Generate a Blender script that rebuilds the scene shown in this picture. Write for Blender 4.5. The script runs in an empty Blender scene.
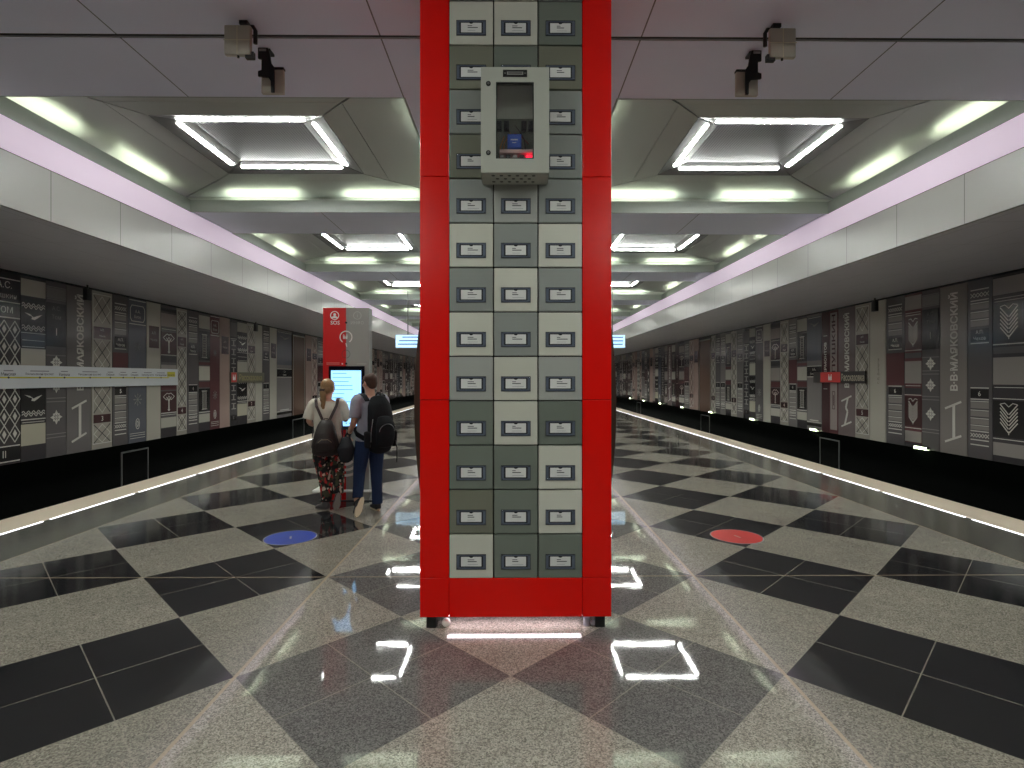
import bpy, bmesh, math, random
from mathutils import Vector, Matrix, Euler
random.seed(7)
PI = math.pi
SC = bpy.context.scene
COL = SC.collection
R = math.radians

# ------------------------------------------------------------------ materials
def lin(c):
    r = []
    for v in c:
        v /= 255.0
        r.append(v / 12.92 if v <= .04045 else ((v + .055) / 1.055) ** 2.4)
    return (r[0], r[1], r[2], 1.0)

MATS = {}
def mat(name, rgb, rough=.5, metal=0.0, spec=.5, coat=0.0):
    if name in MATS: return MATS[name]
    m = bpy.data.materials.new(name); m.use_nodes = True
    b = m.node_tree.nodes['Principled BSDF']
    b.inputs['Base Color'].default_value = lin(rgb)
    b.inputs['Roughness'].default_value = rough
    b.inputs['Metallic'].default_value = metal
    b.inputs['Specular IOR Level'].default_value = spec
    b.inputs['Coat Weight'].default_value = coat
    b.inputs['Coat Roughness'].default_value = .06
    MATS[name] = m
    return m

def emat(name, rgb, s):
    m = mat(name, rgb, .5)
    b = m.node_tree.nodes['Principled BSDF']
    b.inputs['Emission Color'].default_value = lin(rgb)
    b.inputs['Emission Strength'].default_value = s
    return m

class NT:
    """small wrapper for node graphs"""
    def __init__(s, m):
        s.t = m.node_tree; s.n = s.t.nodes; s.b = s.n['Principled BSDF']
    def link(s, a, b): s.t.links.new(a, b)
    def coord(s, kind='Object'):
        return s.n.new('ShaderNodeTexCoord').outputs[kind]
    def sep(s, v):
        x = s.n.new('ShaderNodeSeparateXYZ'); s.link(v, x.inputs[0]); return x.outputs
    def math(s, op, a, b=None, c=None):
        n = s.n.new('ShaderNodeMath'); n.operation = op
        for i, v in enumerate((a, b, c)):
            if v is None: continue
            if isinstance(v, (int, float)): n.inputs[i].default_value = v
            else: s.link(v, n.inputs[i])
        return n.outputs[0]
    def mix(s, f, a, b):
        n = s.n.new('ShaderNodeMix'); n.data_type = 'RGBA'
        for sock, v in ((n.inputs[0], f), (n.inputs[6], a), (n.inputs[7], b)):
            if isinstance(v, (int, float)): sock.default_value = v
            elif isinstance(v, tuple): sock.default_value = v
            else: s.link(v, sock)
        return n.outputs[2]
    def mixf(s, f, a, b):
        n = s.n.new('ShaderNodeMix'); n.data_type = 'FLOAT'
        for sock, v in ((n.inputs[0], f), (n.inputs[2], a), (n.inputs[3], b)):
            if isinstance(v, (int, float)): sock.default_value = v
            else: s.link(v, sock)
        return n.outputs[0]
    def noise(s, v, scale, detail=2, rough=.5):
        n = s.n.new('ShaderNodeTexNoise'); n.inputs['Scale'].default_value = scale
        n.inputs['Detail'].default_value = detail; n.inputs['Roughness'].default_value = rough
        s.link(v, n.inputs['Vector']); return n.outputs['Fac']
    def voro(s, v, scale):
        n = s.n.new('ShaderNodeTexVoronoi'); n.inputs['Scale'].default_value = scale
        s.link(v, n.inputs['Vector']); return n.outputs
    def scale_rgb(s, col, f):
        n = s.n.new('ShaderNodeVectorMath'); n.operation = 'SCALE'
        s.link(col, n.inputs[0])
        if isinstance(f, (int, float)): n.inputs['Scale'].default_value = f
        else: s.link(f, n.inputs['Scale'])
        return n.outputs[0]

PER = 1.57            # floor pattern period
FY0 = 3.126           # a row of pattern centres
def floor_material():
    m = mat('granite_floor', (120, 118, 112), .1)
    N = NT(m); co = N.coord(); x, y, z = N.sep(co)
    ys = N.math('SUBTRACT', y, FY0)
    a = N.math('DIVIDE', N.math('ADD', x, ys), PER)
    b = N.math('DIVIDE', N.math('SUBTRACT', x, ys), PER)
    par = N.math('FLOORED_MODULO', N.math('ADD', N.math('FLOOR', a), N.math('FLOOR', b)), 2.0)
    light = N.math('GREATER_THAN', par, .5)
    ax = N.math('ABSOLUTE', x)
    centre = N.math('LESS_THAN', ax, PER)
    side = N.math('LESS_THAN', ax, PER * 3)
    def joint(v):
        f = N.math('FRACT', N.math('MULTIPLY', v, 2.0))
        return N.math('GREATER_THAN', N.math('ABSOLUTE', N.math('SUBTRACT', f, .5)), .4935)
    jt = N.math('MAXIMUM', joint(a), joint(b))
    sp = N.voro(co, 150)['Color']; sp = N.sep(sp)[0]
    sp2 = N.noise(co, 9.0, 4, .6)
    sp3 = N.noise(co, 1.3, 3, .6)
    ccol = N.mix(light, lin((112, 109, 107)), lin((160, 154, 144)))
    scol = N.mix(light, lin((36, 36, 38)), lin((140, 135, 124)))
    mcol = lin((78, 76, 66))
    col = N.mix(centre, N.mix(side, mcol, scol), ccol)
    amp = N.mixf(N.math('MAXIMUM', light, centre), .10, 1.0)
    f = N.math('ADD', N.math('MULTIPLY', N.math('SUBTRACT', sp, .5), amp), 1.0)
    f = N.math('MULTIPLY', f, N.math('ADD', N.math('MULTIPLY', sp2, .30), .85))
    f = N.math('MULTIPLY', f, N.math('ADD', N.math('MULTIPLY', sp3, .5), .75))
    col = N.scale_rgb(col, f)
    jl = N.math('MULTIPLY', jt, N.mixf(light, .45, .25))
    jl = N.math('MULTIPLY', jl, side)
    col = N.mix(jl, col, lin((176, 170, 155)))
    def ln(v, at, w):
        return N.math('LESS_THAN', N.math('ABSOLUTE', N.math('SUBTRACT', v, at)), w)
    l = N.math('MAXIMUM', ln(ax, PER, .011), N.math('MAXIMUM', ln(ax, PER * 3, .007), ln(y, FY0 + PER, .006)))
    col = N.mix(N.math('MULTIPLY', l, .8), col, lin((182, 164, 140)))
    N.link(col, N.b.inputs['Base Color'])
    rs = N.mixf(light, .08, .13)
    ro = N.mixf(centre, N.mixf(side, .13, rs), .022)
    ro = N.math('ADD', ro, N.math('MULTIPLY', sp2, .02))
    N.link(ro, N.b.inputs['Roughness'])
    N.b.inputs['Specular IOR Level'].default_value = .7
    bp = N.n.new('ShaderNodeBump'); bp.inputs['Strength'].default_value = .012; bp.inputs['Distance'].default_value = .05
    N.link(N.noise(co, 3.0, 2), bp.inputs['Height']); N.link(bp.outputs[0], N.b.inputs['Normal'])
    return m

def panel_material(name, rgb, axis, step, off, w, rough, metal=0.0, dark=.35, var=.06):
    """painted metal panels with shadow joints every `step` along an axis"""
    m = mat(name, rgb, rough, metal); N = NT(m); co = N.coord(); o = N.sep(co)
    def jl(ax, st, of):
        f = N.math('FRACT', N.math('DIVIDE', N.math('SUBTRACT', o[ax], of), st))
        return N.math('GREATER_THAN', N.math('ABSOLUTE', N.math('SUBTRACT', f, .5)), .5 - w / st)
    j = jl(axis[0], step[0], off[0])
    for k in range(1, len(axis)): j = N.math('MAXIMUM', j, jl(axis[k], step[k], off[k]))
    nz = N.noise(co, .8, 3)
    col = N.scale_rgb(N.mix(0.0, lin(rgb), lin(rgb)), N.math('ADD', N.math('MULTIPLY', nz, var * 2), 1 - var))
    c = lin(rgb)
    col = N.mix(j, col, (c[0] * dark, c[1] * dark, c[2] * dark, 1))
    N.link(col, N.b.inputs['Base Color'])
    return m

# ------------------------------------------------------------------ mesh builder
TEXT_CACHE = {}
def text_tris(body, bold=0.0):
    k = (body, bold)
    if k not in TEXT_CACHE:
        cu = bpy.data.curves.new('t', 'FONT'); cu.body = body; cu.size = 1.0
        cu.resolution_u = 2; cu.offset = bold; cu.align_x = 'CENTER'
        o = bpy.data.objects.new('t', cu); COL.objects.link(o)
        dg = bpy.context.evaluated_depsgraph_get()
        me = bpy.data.meshes.new_from_object(o.evaluated_get(dg))
        vs = [(v.co.x, v.co.y) for v in me.vertices]
        fs = [tuple(p.vertices) for p in me.polygons]
        xs = [v[0] for v in vs] or [0]; ys = [v[1] for v in vs] or [0]
        bb = (min(xs), max(xs), min(ys), max(ys))
        bpy.data.objects.remove(o); bpy.data.curves.remove(cu); bpy.data.meshes.remove(me)
        TEXT_CACHE[k] = (vs, fs, bb)
    return TEXT_CACHE[k]

class MB:
    def __init__(s): s.v = []; s.f = []; s.m = []; s.mats = []; s.smooth = []
    def mi(s, m):
        if m not in s.mats: s.mats.append(m)
        return s.mats.index(m)
    def add(s, vs, fs, m, smooth=False):
        o = len(s.v); k = s.mi(m)
        s.v += [tuple(v) for v in vs]
        for f in fs:
            s.f.append(tuple(i + o for i in f)); s.m.append(k); s.smooth.append(smooth)
        return s
    def box(s, x0, x1, y0, y1, z0, z1, m):
        vs = [(x, y, z) for x in (x0, x1) for y in (y0, y1) for z in (z0, z1)]
        fs = [(0, 1, 3, 2), (4, 6, 7, 5), (0, 4, 5, 1), (2, 3, 7, 6), (0, 2, 6, 4), (1, 5, 7, 3)]
        return s.add(vs, fs, m)
    def bbox(s, x0, x1, y0, y1, z0, z1, m, bev=.004, seg=2, smooth=True):
        bm = bmesh.new(); bmesh.ops.create_cube(bm, size=1)
        for v in bm.verts:
            v.co = Vector(((x0 + x1) / 2 + v.co.x * (x1 - x0), (y0 + y1) / 2 + v.co.y * (y1 - y0), (z0 + z1) / 2 + v.co.z * (z1 - z0)))
        bmesh.ops.bevel(bm, geom=bm.edges[:], offset=bev, segments=seg, profile=.5, affect='EDGES')
        return s.bm(bm, m, smooth)
    def bm(s, bm, m, smooth=True, M=None):
        bm.verts.index_update()
        vs = [(M @ v.co) if M else v.co.copy() for v in bm.verts]
        fs = [tuple(v.index for v in f.verts) for f in bm.faces]
        bm.free()
        return s.add(vs, fs, m, smooth)
    def quad(s, a, b, c, d, m): return s.add([a, b, c, d], [(0, 1, 2, 3)], m)
    def slab(s, pts, n, m):
        """thick polygon: pts in order, extruded by vector n"""
        k = len(pts); n = Vector(n); P = [Vector(p) for p in pts]
        vs = P + [p + n for p in P]
        fs = [tuple(range(k))[::-1], tuple(range(k, 2 * k))] + [(i, (i + 1) % k, (i + 1) % k + k, i + k) for i in range(k)]
        return s.add(vs, fs, m)
    def flat(s, pts, d0, d1, m):
        """polygon in local (x,z), raised from y=-d0 to y=-d1"""
        return s.slab([(p[0], -d0, p[1]) for p in pts], (0, -(d1 - d0), 0), m)
    def rect(s, x0, x1, z0, z1, m, d0=.03, d1=.032):
        return s.flat([(x0, z0), (x1, z0), (x1, z1), (x0, z1)], d0, d1, m)
    def line(s, p, q, w, m, d0=.03, d1=.034):
        a = Vector(p); b = Vector(q); d = (b - a)
        if d.length < 1e-6: return s
        d.normalize(); n = Vector((-d.y, d.x)) * w / 2
        return s.flat([a - n, b - n, b + n, a + n], d0, d1, m)
    def poly(s, pts, w, m, d0=.03, d1=.034):
        for p, q in zip(pts, pts[1:]): s.line(p, q, w, m, d0, d1)
        return s
    def disc(s, x, z, rx, rz, m, d0=.03, d1=.034, n=20):
        return s.flat([(x + rx * math.cos(2 * PI * i / n), z + rz * math.sin(2 * PI * i / n)) for i in range(n)], d0, d1, m)
    def ring(s, x, z, r, w, m, d0=.03, d1=.034, n=28, a0=0, a1=2 * PI):
        for i in range(n):
            t0 = a0 + (a1 - a0) * i / n; t1 = a0 + (a1 - a0) * (i + 1) / n
            s.flat([(x + q * math.cos(t), z + q * math.sin(t)) for q, t in ((r - w / 2, t0), (r + w / 2, t0), (r + w / 2, t1), (r - w / 2, t1))], d0, d1, m)
        return s
    def text(s, body, x, z, h, m, d=.0345, rot=0, wmax=None, bold=0.0, stretch=1.0):
        """text centred on local (x,z), capital height h, standing off to y=-d"""
        vs, fs, bb = text_tris(body, bold)
        k = h / max(bb[3] - bb[2], 1e-4); kx = k * stretch
        if wmax and (bb[1] - bb[0]) * kx > wmax: kx = wmax / (bb[1] - bb[0])
        cx = (bb[0] + bb[1]) / 2; cz = (bb[2] + bb[3]) / 2; c, q = math.cos(rot), math.sin(rot)
        out = []
        for u, v in vs:
            u = (u - cx) * kx; v = (v - cz) * k
            out.append((x + c * u - q * v, -d, z + q * u + c * v))
        return s.add(out, fs, m)
    def cyl(s, p, q, r, m, n=14, r2=None, smooth=True):
        p = Vector(p); q = Vector(q); d = (q - p).normalized(); r2 = r if r2 is None else r2
        a = d.orthogonal().normalized(); b = d.cross(a)
        vs = []
        for c, rr in ((p, r), (q, r2)):
            for i in range(n):
                t = 2 * PI * i / n; vs.append(c + (a * math.cos(t) + b * math.sin(t)) * rr)
        fs = [(i, (i + 1) % n, (i + 1) % n + n, i + n) for i in range(n)]
        o = len(s.v); s.add(vs, fs, m, smooth)
        s.add(vs[:n], [tuple(range(n))[::-1]], m); s.add(vs[n:], [tuple(range(n))], m)
        return s
    def tube(s, pts, r, m, n=8, flat=None):
        """swept tube; flat=(wide, thin) gives a strap whose wide side is perpendicular to `up`"""
        pts = [Vector(p) for p in pts]; vs = []; k = len(pts); prev = None
        for i, p in enumerate(pts):
            t = (pts[min(i + 1, k - 1)] - pts[max(i - 1, 0)]).normalized()
            a = t.orthogonal().normalized() if prev is None else (prev - t * prev.dot(t)).normalized()
            prev = a; b = t.cross(a)
            rr = r[i] if isinstance(r, (list, tuple)) else r
            for j in range(n):
                q = 2 * PI * j / n; vs.append(p + (a * math.cos(q) + b * math.sin(q)) * rr)
        fs = [(i * n + j, i * n + (j + 1) % n, (i + 1) * n + (j + 1) % n, (i + 1) * n + j) for i in range(k - 1) for j in range(n)]
        fs += [tuple(range(n))[::-1], tuple(range((k - 1) * n, k * n))]
        return s.add(vs, fs, m, True)
    def strap(s, pts, normals, w, t, m):
        """flat band through pts, lying against the surface with the given normals"""
        pts = [Vector(p) for p in pts]; k = len(pts); vs = []
        for i, p in enumerate(pts):
            d = (pts[min(i + 1, k - 1)] - pts[max(i - 1, 0)]).normalized()
            n = Vector(normals[i]).normalized(); side = d.cross(n).normalized() * w / 2
            n = n * t
            vs += [p - side, p + side, p + side + n, p - side + n]
        fs = [(i * 4 + j, i * 4 + (j + 1) % 4, i * 4 + 4 + (j + 1) % 4, i * 4 + 4 + j) for i in range(k - 1) for j in range(4)]
        fs += [(3, 2, 1, 0), (k * 4 - 4, k * 4 - 3, k * 4 - 2, k * 4 - 1)]
        return s.add(vs, fs, m)
    def ball(s, c, r, m, n=16, M=None):
        bm = bmesh.new(); bmesh.ops.create_uvsphere(bm, u_segments=n, v_segments=max(8, n * 2 // 3), radius=1)
        rr = r if isinstance(r, (tuple, list)) else (r, r, r)
        T = Matrix.Translation(Vector(c)) @ (M.to_4x4() if M else Matrix.Identity(4)) @ Matrix.Diagonal((*rr, 1))
        return s.bm(bm, m, True, T)
    def build(s, name, parent=None, loc=None, rz=0):
        me = bpy.data.meshes.new(name); me.from_pydata(s.v, [], s.f)
        for m in s.mats: me.materials.append(m)
        me.polygons.foreach_set('material_index', s.m); me.polygons.foreach_set('use_smooth', s.smooth)
        bm = bmesh.new(); bm.from_mesh(me); bmesh.ops.recalc_face_normals(bm, faces=bm.faces[:]); bm.to_mesh(me); bm.free()
        me.update()
        return link(name, me, parent, loc, rz)

def link(name, data, parent=None, loc=None, rz=0):
    o = bpy.data.objects.new(name, data); COL.objects.link(o)
    if parent: o.parent = parent
    if loc: o.location = loc
    o.rotation_euler = (0, 0, rz)
    return o
def tag(o, label, cat, group=None):
    o['label'] = label; o['category'] = cat; o['kind'] = 'thing'
    if group: o['group'] = group
    return o
def empty(name, label, cat, loc=(0, 0, 0), rz=0, group=None):
    o = link(name, None, None, loc, rz); o.empty_display_size = .1
    return tag(o, label, cat, group)
def struct(o, label=None):
    o['kind'] = 'structure'
    if label: o['label'] = label
    return o
def kids(o): return [c for c in ALL_CHILDREN.get(o.name, [])]
def copy_tree(o, parent=None):
    c = o.copy(); COL.objects.link(c)
    if parent: c.parent = parent
    for ch in list(o.children): copy_tree(ch, c)
    return c

# ------------------------------------------------------------------ common materials
ceil_m = panel_material('ceiling_panel', (228, 230, 250), (0,), (2.18,), (1.09,), .006, .42, 0.0, .2)
dark_m = mat('shadow_gap', (14, 14, 15), .6)
black_m = mat('black_metal', (16, 16, 17), .45)
fascia_m = panel_material('fascia_panel', (156, 154, 152), (1,), (1.22,), (.80,), .006, .35)
soffit_m = panel_material('soffit_panel', (232, 230, 240), (1, 0), (1.22, .75), (.80, 6.0), .004, .30, .15, .6)
base_m = mat('black_wall_base', (6, 8, 7), .16, 0, .35)
edge_m = mat('platform_edge_stone', (232, 216, 194), .4)
slope_m = mat('coffer_panel', (182, 184, 180), .42, .4)
frame_m = mat('coffer_frame', (104, 102, 102), .4, .3)
tube_m = emat('led_tube', (243, 255, 224), 20)
bar_m = emat('light_bar', (250, 255, 248), 84)
cove_m = emat('cove_lens', (230, 212, 232), .37)
led_m = emat('edge_led', (250, 250, 255), 2.4)

def perf():
    m = mat('perforated_panel', (112, 108, 112), .34, .6); N = NT(m); x, y, z = N.sep(N.coord())
    def g(v): return N.math('ABSOLUTE', N.math('SUBTRACT', N.math('FRACT', N.math('MULTIPLY', v, 28)), .5))
    h = N.math('LESS_THAN', N.math('ADD', g(x), g(y)), .32)
    N.link(N.mix(h, lin((112, 108, 112)), lin((40, 38, 40))), N.b.inputs['Base Color']); return m
perf_m = perf()

# ------------------------------------------------------------------ setting
YB, YF = -9.0, 74.0
XE = 6.1; XW = 9.5; TB = -1.15
f = MB(); f.box(-5.56, 5.56, YB, YF, -.3, 0, floor_material()); struct(f.build('floor'))
for k, sx in enumerate((-1, 1)):
    t = MB(); a, b = sorted((sx * 5.561, sx * XE))
    t.box(a, b, YB, YF, -.3, 0, edge_m); struct(t.build('trim_%d' % (k + 1)))
    w = MB(); a, b = sorted((sx * XE, sx * (XE - .35)))
    w.box(a, b, YB, YF, TB, -.301, mat('platform_side', (40, 39, 37), .8)); struct(w.build('trim_%d' % (k + 3)))
    g = MB(); a, b = sorted((sx * (XE - .35), sx * XW))
    g.box(a, b, YB, YF, TB - .2, TB - .001, mat('track_bed', (34, 33, 31), .9)); struct(g.build('trim_%d' % (k + 5)))
    w = MB(); a, b = sorted((sx * XW, sx * (XW + .3)))
    w.box(a, b, YB, YF, TB - .2, 3.95, base_m); struct(w.build('wall_left' if sx < 0 else 'wall_right'))
    s = MB(); z0, z1 = 3.675, 3.74
    s.slab([(sx * 5.80, YB, z0), (sx * (XW - .001), YB, z1), (sx * (XW - .001), YB, z1 + .1), (sx * 5.80, YB, z0 + .1)], (0, YF - YB, 0), soffit_m)
    struct(s.build('trim_%d' % (k + 7)))
    s = MB(); a, b = sorted((sx * 5.75, sx * 5.799)); s.box(a, b, YB, YF, 3.655, 4.285, fascia_m); struct(s.build('trim_%d' % (k + 9)))
    s = MB(); a, b = sorted((sx * (XW - .001), sx * (XW - .031))); s.box(a, b, YB + .01, 9.96, .07, 3.69, mat('plain_cladding', (112, 107, 105), .18)); struct(s.build('trim_%d' % (k + 13)))
    # dark upper void above the cove
    s = MB(); a, b = sorted((sx * 5.80, sx * 5.86)); s.box(a, b, YB, YF, 4.0, 5.3, dark_m); struct(s.build('trim_%d' % (k + 11)))
e = MB(); e.box(-XW - .3, XW + .3, YF, YF + .2, TB - .2, 5.3, mat('end_wall', (90, 84, 80), .5)); struct(e.build('wall_far'))
e = MB(); e.box(-XW - .3, XW + .3, YB - .2, YB, TB - .2, 5.3, mat('end_wall', (90, 84, 80), .5)); struct(e.build('wall_near'))
e = MB(); e.box(-5.86, 5.86, YB, YF, 5.3, 5.4, dark_m); struct(e.build('ceiling_upper'))

# coffered ceiling: rows of openings between flat beams
ZC = 4.55; LIP = .15; HX = 2.2; HY = 1.945; CX = 3.3; PC = 5.27
ROWS = [7.525 + PC * k for k in range(12)]
BACK = [.83, -4.44]
c = MB()
def slab_c(x0, x1, y0, y1): c.box(x0, x1, y0, y1, ZC, ZC + LIP, ceil_m)
allr = sorted(ROWS + BACK)
slab_c(-1.075, 1.075, YB, 4.567); slab_c(-1.075, 1.075, 4.622, YF)
edges = [YB] + [v for r in allr for v in (r - HY, r + HY)] + [YF]
for sx in (-1, 1):
    a, b = sorted((sx * 1.0751, sx * 5.5))
    for i in range(0, len(edges), 2):
        y0, y1 = edges[i], edges[i + 1]
        if y0 < 4.59 < y1:
            slab_c(a, b, y0, 4.567); slab_c(a, b, 4.622, y1)
        else: slab_c(a, b, y0, y1)
c.box(-5.5, 5.5, 4.5672, 4.603, ZC + .008, ZC + .10, black_m); c.box(-5.5, 5.5, 4.6032, 4.6218, ZC + .004, ZC + .10, mat('joint_rail', (150, 148, 150), .35, .4))
struct(c.build('ceiling'))

# a coffer: lips, sloped panels, frame with four light bars, perforated infill, hidden tubes behind the lips
def ringpts(hx, hy, z): return [Vector((-hx, -hy, z)), Vector((hx, -hy, z)), Vector((hx, hy, z)), Vector((-hx, hy, z))]
def make_coffer():
    root = empty('ceiling_coffer', 'x', 'ceiling coffer')
    O = ringpts(HX + .22, HY + .22, .33); A = ringpts(1.36, 1.24, .30); B = ringpts(1.04, .94, .29); Cc = ringpts(.68, .60, .36)
    up = Vector((0, 0, .02))
    for nm, P, Q, m in (('sloped_panel', O, A, slope_m), ('flat_panel', A, B, slope_m), ('light_frame', B, Cc, frame_m)):
        for i in range(4):
            j = (i + 1) % 4; mb = MB(); cen = (P[i] + P[j] + Q[i] + Q[j]) / 4
            pts = [cen + (p - cen) * .990 for p in (P[i], P[j], Q[j], Q[i])]
            mb.slab(pts, up, m); mb.build(nm, root)
    mb = MB(); mb.slab([p * .995 for p in ringpts(.68, .60, 0)], up, perf_m); o = mb.build('perforated_panel', root); o.location.z = .36
    # light bars
    for i in range(4):
        j = (i + 1) % 4
        p = (B[i] * .45 + Cc[i] * .55); q = (B[j] * .45 + Cc[j] * .55)
        d = (q - p).normalized(); inn = ((Cc[i] + Cc[j]) / 2 - (B[i] + B[j]) / 2).normalized()
        nrm = Vector((0, 0, -1)); p2 = p + d * .09; q2 = q - d * .09
        mb = MB(); w = inn * .026
        mb.slab([p2 - w, q2 - w, q2 + w, p2 + w], nrm * .009, bar_m); mb.build('light_bar', root)
    # lips
    for (x0, x1, y0, y1, zl) in ((-HX + .001, HX - .001, -HY + .001, -HY + .021, 0), (-HX + .001, HX - .001, HY - .021, HY - .001, 0), (-HX - .02, -HX, -HY + .001, HY - .001, 0), (HX, HX + .02, -HY + .001, HY - .001, 0)):
        mb = MB(); mb.box(x0, x1, y0, y1, zl, .205, mat('coffer_lip', (142, 147, 142), .4)); mb.build('lip_trim', root)
    for i in range(4):
        for sgn in (-1, 1):
            L = (HX if i % 2 == 0 else HY); off = (HY if i % 2 == 0 else HX) + .11
            a0, a1 = sorted((sgn * L * .18, sgn * L * .76))
            mb = MB()
            s2 = 1 if i in (2, 1) else -1
            if i % 2 == 0: mb.cyl((a0, s2 * off, .168), (a1, s2 * off, .168), .016, tube_m, 8)
            else: mb.cyl((s2 * off, a0, .168), (s2 * off, a1, .168), .016, tube_m, 8)
            mb.build('led_tube', root)
    # trough back wall
    for (x0, x1, y0, y1) in ((-HX - .24, HX + .24, -HY - .24, -HY - .22), (-HX - .24, HX + .24, HY + .22, HY + .24), (-HX - .24, -HX - .22, -HY - .22, HY + .22), (HX + .22, HX + .24, -HY - .22, HY + .22)):
        mb = MB(); mb.box(x0, x1, y0, y1, LIP + .001, .345, slope_m); mb.build('trough_side', root)
    return root
ORD = ['first', 'second', 'third', 'fourth', 'fifth', 'sixth', 'seventh', 'eighth', 'ninth', 'tenth', 'eleventh', 'twelfth', 'thirteenth', 'fourteenth', 'fifteenth', 'sixteenth', 'seventeenth',
       'eighteenth', 'nineteenth', 'twentieth', 'twenty-first', 'twenty-second', 'twenty-third', 'twenty-fourth', 'twenty-fifth', 'twenty-sixth', 'twenty-seventh', 'twenty-eighth', 'twenty-ninth', 'thirtieth']
def nth(i):
    if i < 30: return ORD[i]
    base = {3: 'thirty', 4: 'forty', 5: 'fifty', 6: 'sixty'}[(i + 1) // 10]
    return base + '-' + ORD[(i + 1) % 10 - 1] if (i + 1) % 10 else {4: 'fortieth', 5: 'fiftieth', 6: 'sixtieth'}[(i + 1) // 10]
cof = None
for sx, sd in ((-1, "above the kiosk side"), (1, 'above the red sticker side')):
    for k, y in enumerate(ROWS + BACK):
        if cof is None: cof = o = make_coffer()
        else: o = copy_tree(cof)
        o.location = (sx * CX, y, ZC)
        if k < len(ROWS): lb = 'lit ceiling coffer with square of bars, %s in the row %s' % (nth(k), sd)
        else: lb = 'lit ceiling coffer behind the camera, %s one %s' % (('nearer', 'farther')[k - len(ROWS)], sd)
        tag(o, lb, 'ceiling coffer', 'ceiling coffers in two rows along the hall')

# lilac cove lights
for sx, sd in ((-1, 'over the track beside the white line map'), (1, 'over the track wall with small lamps')):
    m = MB()
    n = int((YF - YB) / 3.66)
    m.slab([(sx * 5.752, YB, 4.295), (sx * 5.505, YB, 4.545), (sx * 5.53, YB, 4.57), (sx * 5.777, YB, 4.32)], (0, YF - YB, 0), cove_m)
    tag(m.build('cove_light'), 'long lilac glowing cove light ' + sd, 'cove light')

# edge lights in the floor
for sx, sd in ((-1, 'track edge on the kiosk side'), (1, 'track edge opposite the kiosk')):
    y = 1.93; k = 0; first = None
    while y < 46:
        if first is None:
            m = MB(); m.box(-.0125, .0125, .0, 1.46, .0005, .004, led_m); o = first = m.build('floor_light', loc=(sx * 5.54, y, 0))
        else:
            o = first.copy(); COL.objects.link(o); o.location = (sx * 5.54, y, 0)
        if y + 1.46 > 5.95: tag(o, 'white glowing floor light bar, %s along the %s' % (nth(k), sd), 'floor light', 'light bars set in the platform edge'); k += 1
        else: tag(o, 'floor light bar beside the camera, %s of the %s' % (nth(int(y / 1.57)), sd), 'floor light', 'light bars set in the platform edge')
        y += 1.57

#@@PART2
# ------------------------------------------------------------------ the red column of card drawers
CXM = .0325; CY = 3.70; W2 = .6465; DEP = 1.0
red_m = mat('red_lacquer', (226, 9, 1), .24, 0, .42)
red_side = mat('red_lacquer', (226, 9, 1))
colr = empty('catalogue_column', 'tall red column faced with rows of grey index-card drawers', 'column', (CXM, CY, 0))
b = MB(); b.box(-W2 + .012, W2 - .012, .028, DEP - .02, .09, ZC - .001, mat('column_core', (12, 12, 13), .6)); b.build('core', colr)
ZS = [.085, .350, 1.552, 3.060, ZC - .001]
for sx in (-1, 1):
    for i in range(4):
        m = MB(); a0, a1 = sorted((sx * .4515, sx * W2))
        m.bbox(a0, a1, 0, .03, ZS[i] + .0015, ZS[i + 1] - .0015, red_m, .003, 2, False); m.build('red_panel', colr)
        m = MB(); a0, a1 = sorted((sx * (W2 - .012), sx * W2))
        m.bbox(a0, a1, .031, DEP, ZS[i] + .0015, ZS[i + 1] - .0015, red_m, .003, 2, False); m.build('side_panel', colr)
m = MB(); m.bbox(-.4495, .4495, 0, .03, .0865, .3485, red_m, .003, 2, False); m.build('plinth_panel', colr)
m = MB(); m.box(-W2 + .013, W2 - .013, DEP - .019, DEP, .09, ZC - .001, red_m); m.build('back_panel', colr)
for x in (-.575, .575):
    for y in (.06, DEP - .08):
        m = MB(); m.bbox(x - .033, x + .033, y - .03, y + .03, 0, .088, black_m, .004); m.build('foot', colr)
m = MB(); m.ball((-.475, .05, .030), .030, mat('white_plastic', (220, 214, 205), .3)); m.build('levelling_ball', colr)
m = MB(); m.cyl((.487, .07, 0), (.487, .07, .055), .022, mat('clear_grey', (168, 168, 178), .15), 16); m.ball((.53, .06, .02), .02, mat('clear_grey', (170, 170, 178), .15)); m.build('cable_gland', colr)
m = MB(); m.box(-.47, .45, .06, .085, .066, .084, emat('under_light', (255, 236, 246), 9)); m.build('under_light', colr)
wood_m = mat('dark_brown_shell', (58, 40, 30), .35)
for sx in (-1, 1):
    pts = []; Rr = 4.65; h = .94
    for i in range(25):
        t = -1 + 2 * i / 24; dz = t * h
        pts.append((sx * (W2 + .095 - (Rr - math.sqrt(Rr * Rr - dz * dz))), .32, 1.50 + dz))
    pts = [p for p in pts if abs(p[0]) > W2 + .003]
    pts += [(sx * (W2 + .001), .32, pts[-1][2]), (sx * (W2 + .001), .32, pts[0][2])]
    m = MB(); m.slab(pts, (0, .5, 0), wood_m); m.build('curved_side_shell', colr)
GREY = {'L': (198, 198, 186), 'M': (141, 145, 141), 'N': (161, 163, 158), 'D': (111, 118, 109), 'O': (117, 118, 104)}
PAT = ['LLD', 'ODO', 'MMM', 'OOM', 'MNM', 'LML', 'MLM', 'LML', 'NLN', 'DLD', 'DDL', 'ODL', 'LDD']
PAT = ['MLM'] + PAT            # one row above the frame
card_m = mat('white_card', (214, 214, 212), .5); ink_m = mat('card_ink', (58, 60, 66), .6)
hold_m = mat('steel_blue_holder', (92, 100, 116), .32, .3); hold2 = mat('holder_slot', (28, 32, 40), .5)
PX, PZ = .3008, .3001
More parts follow.
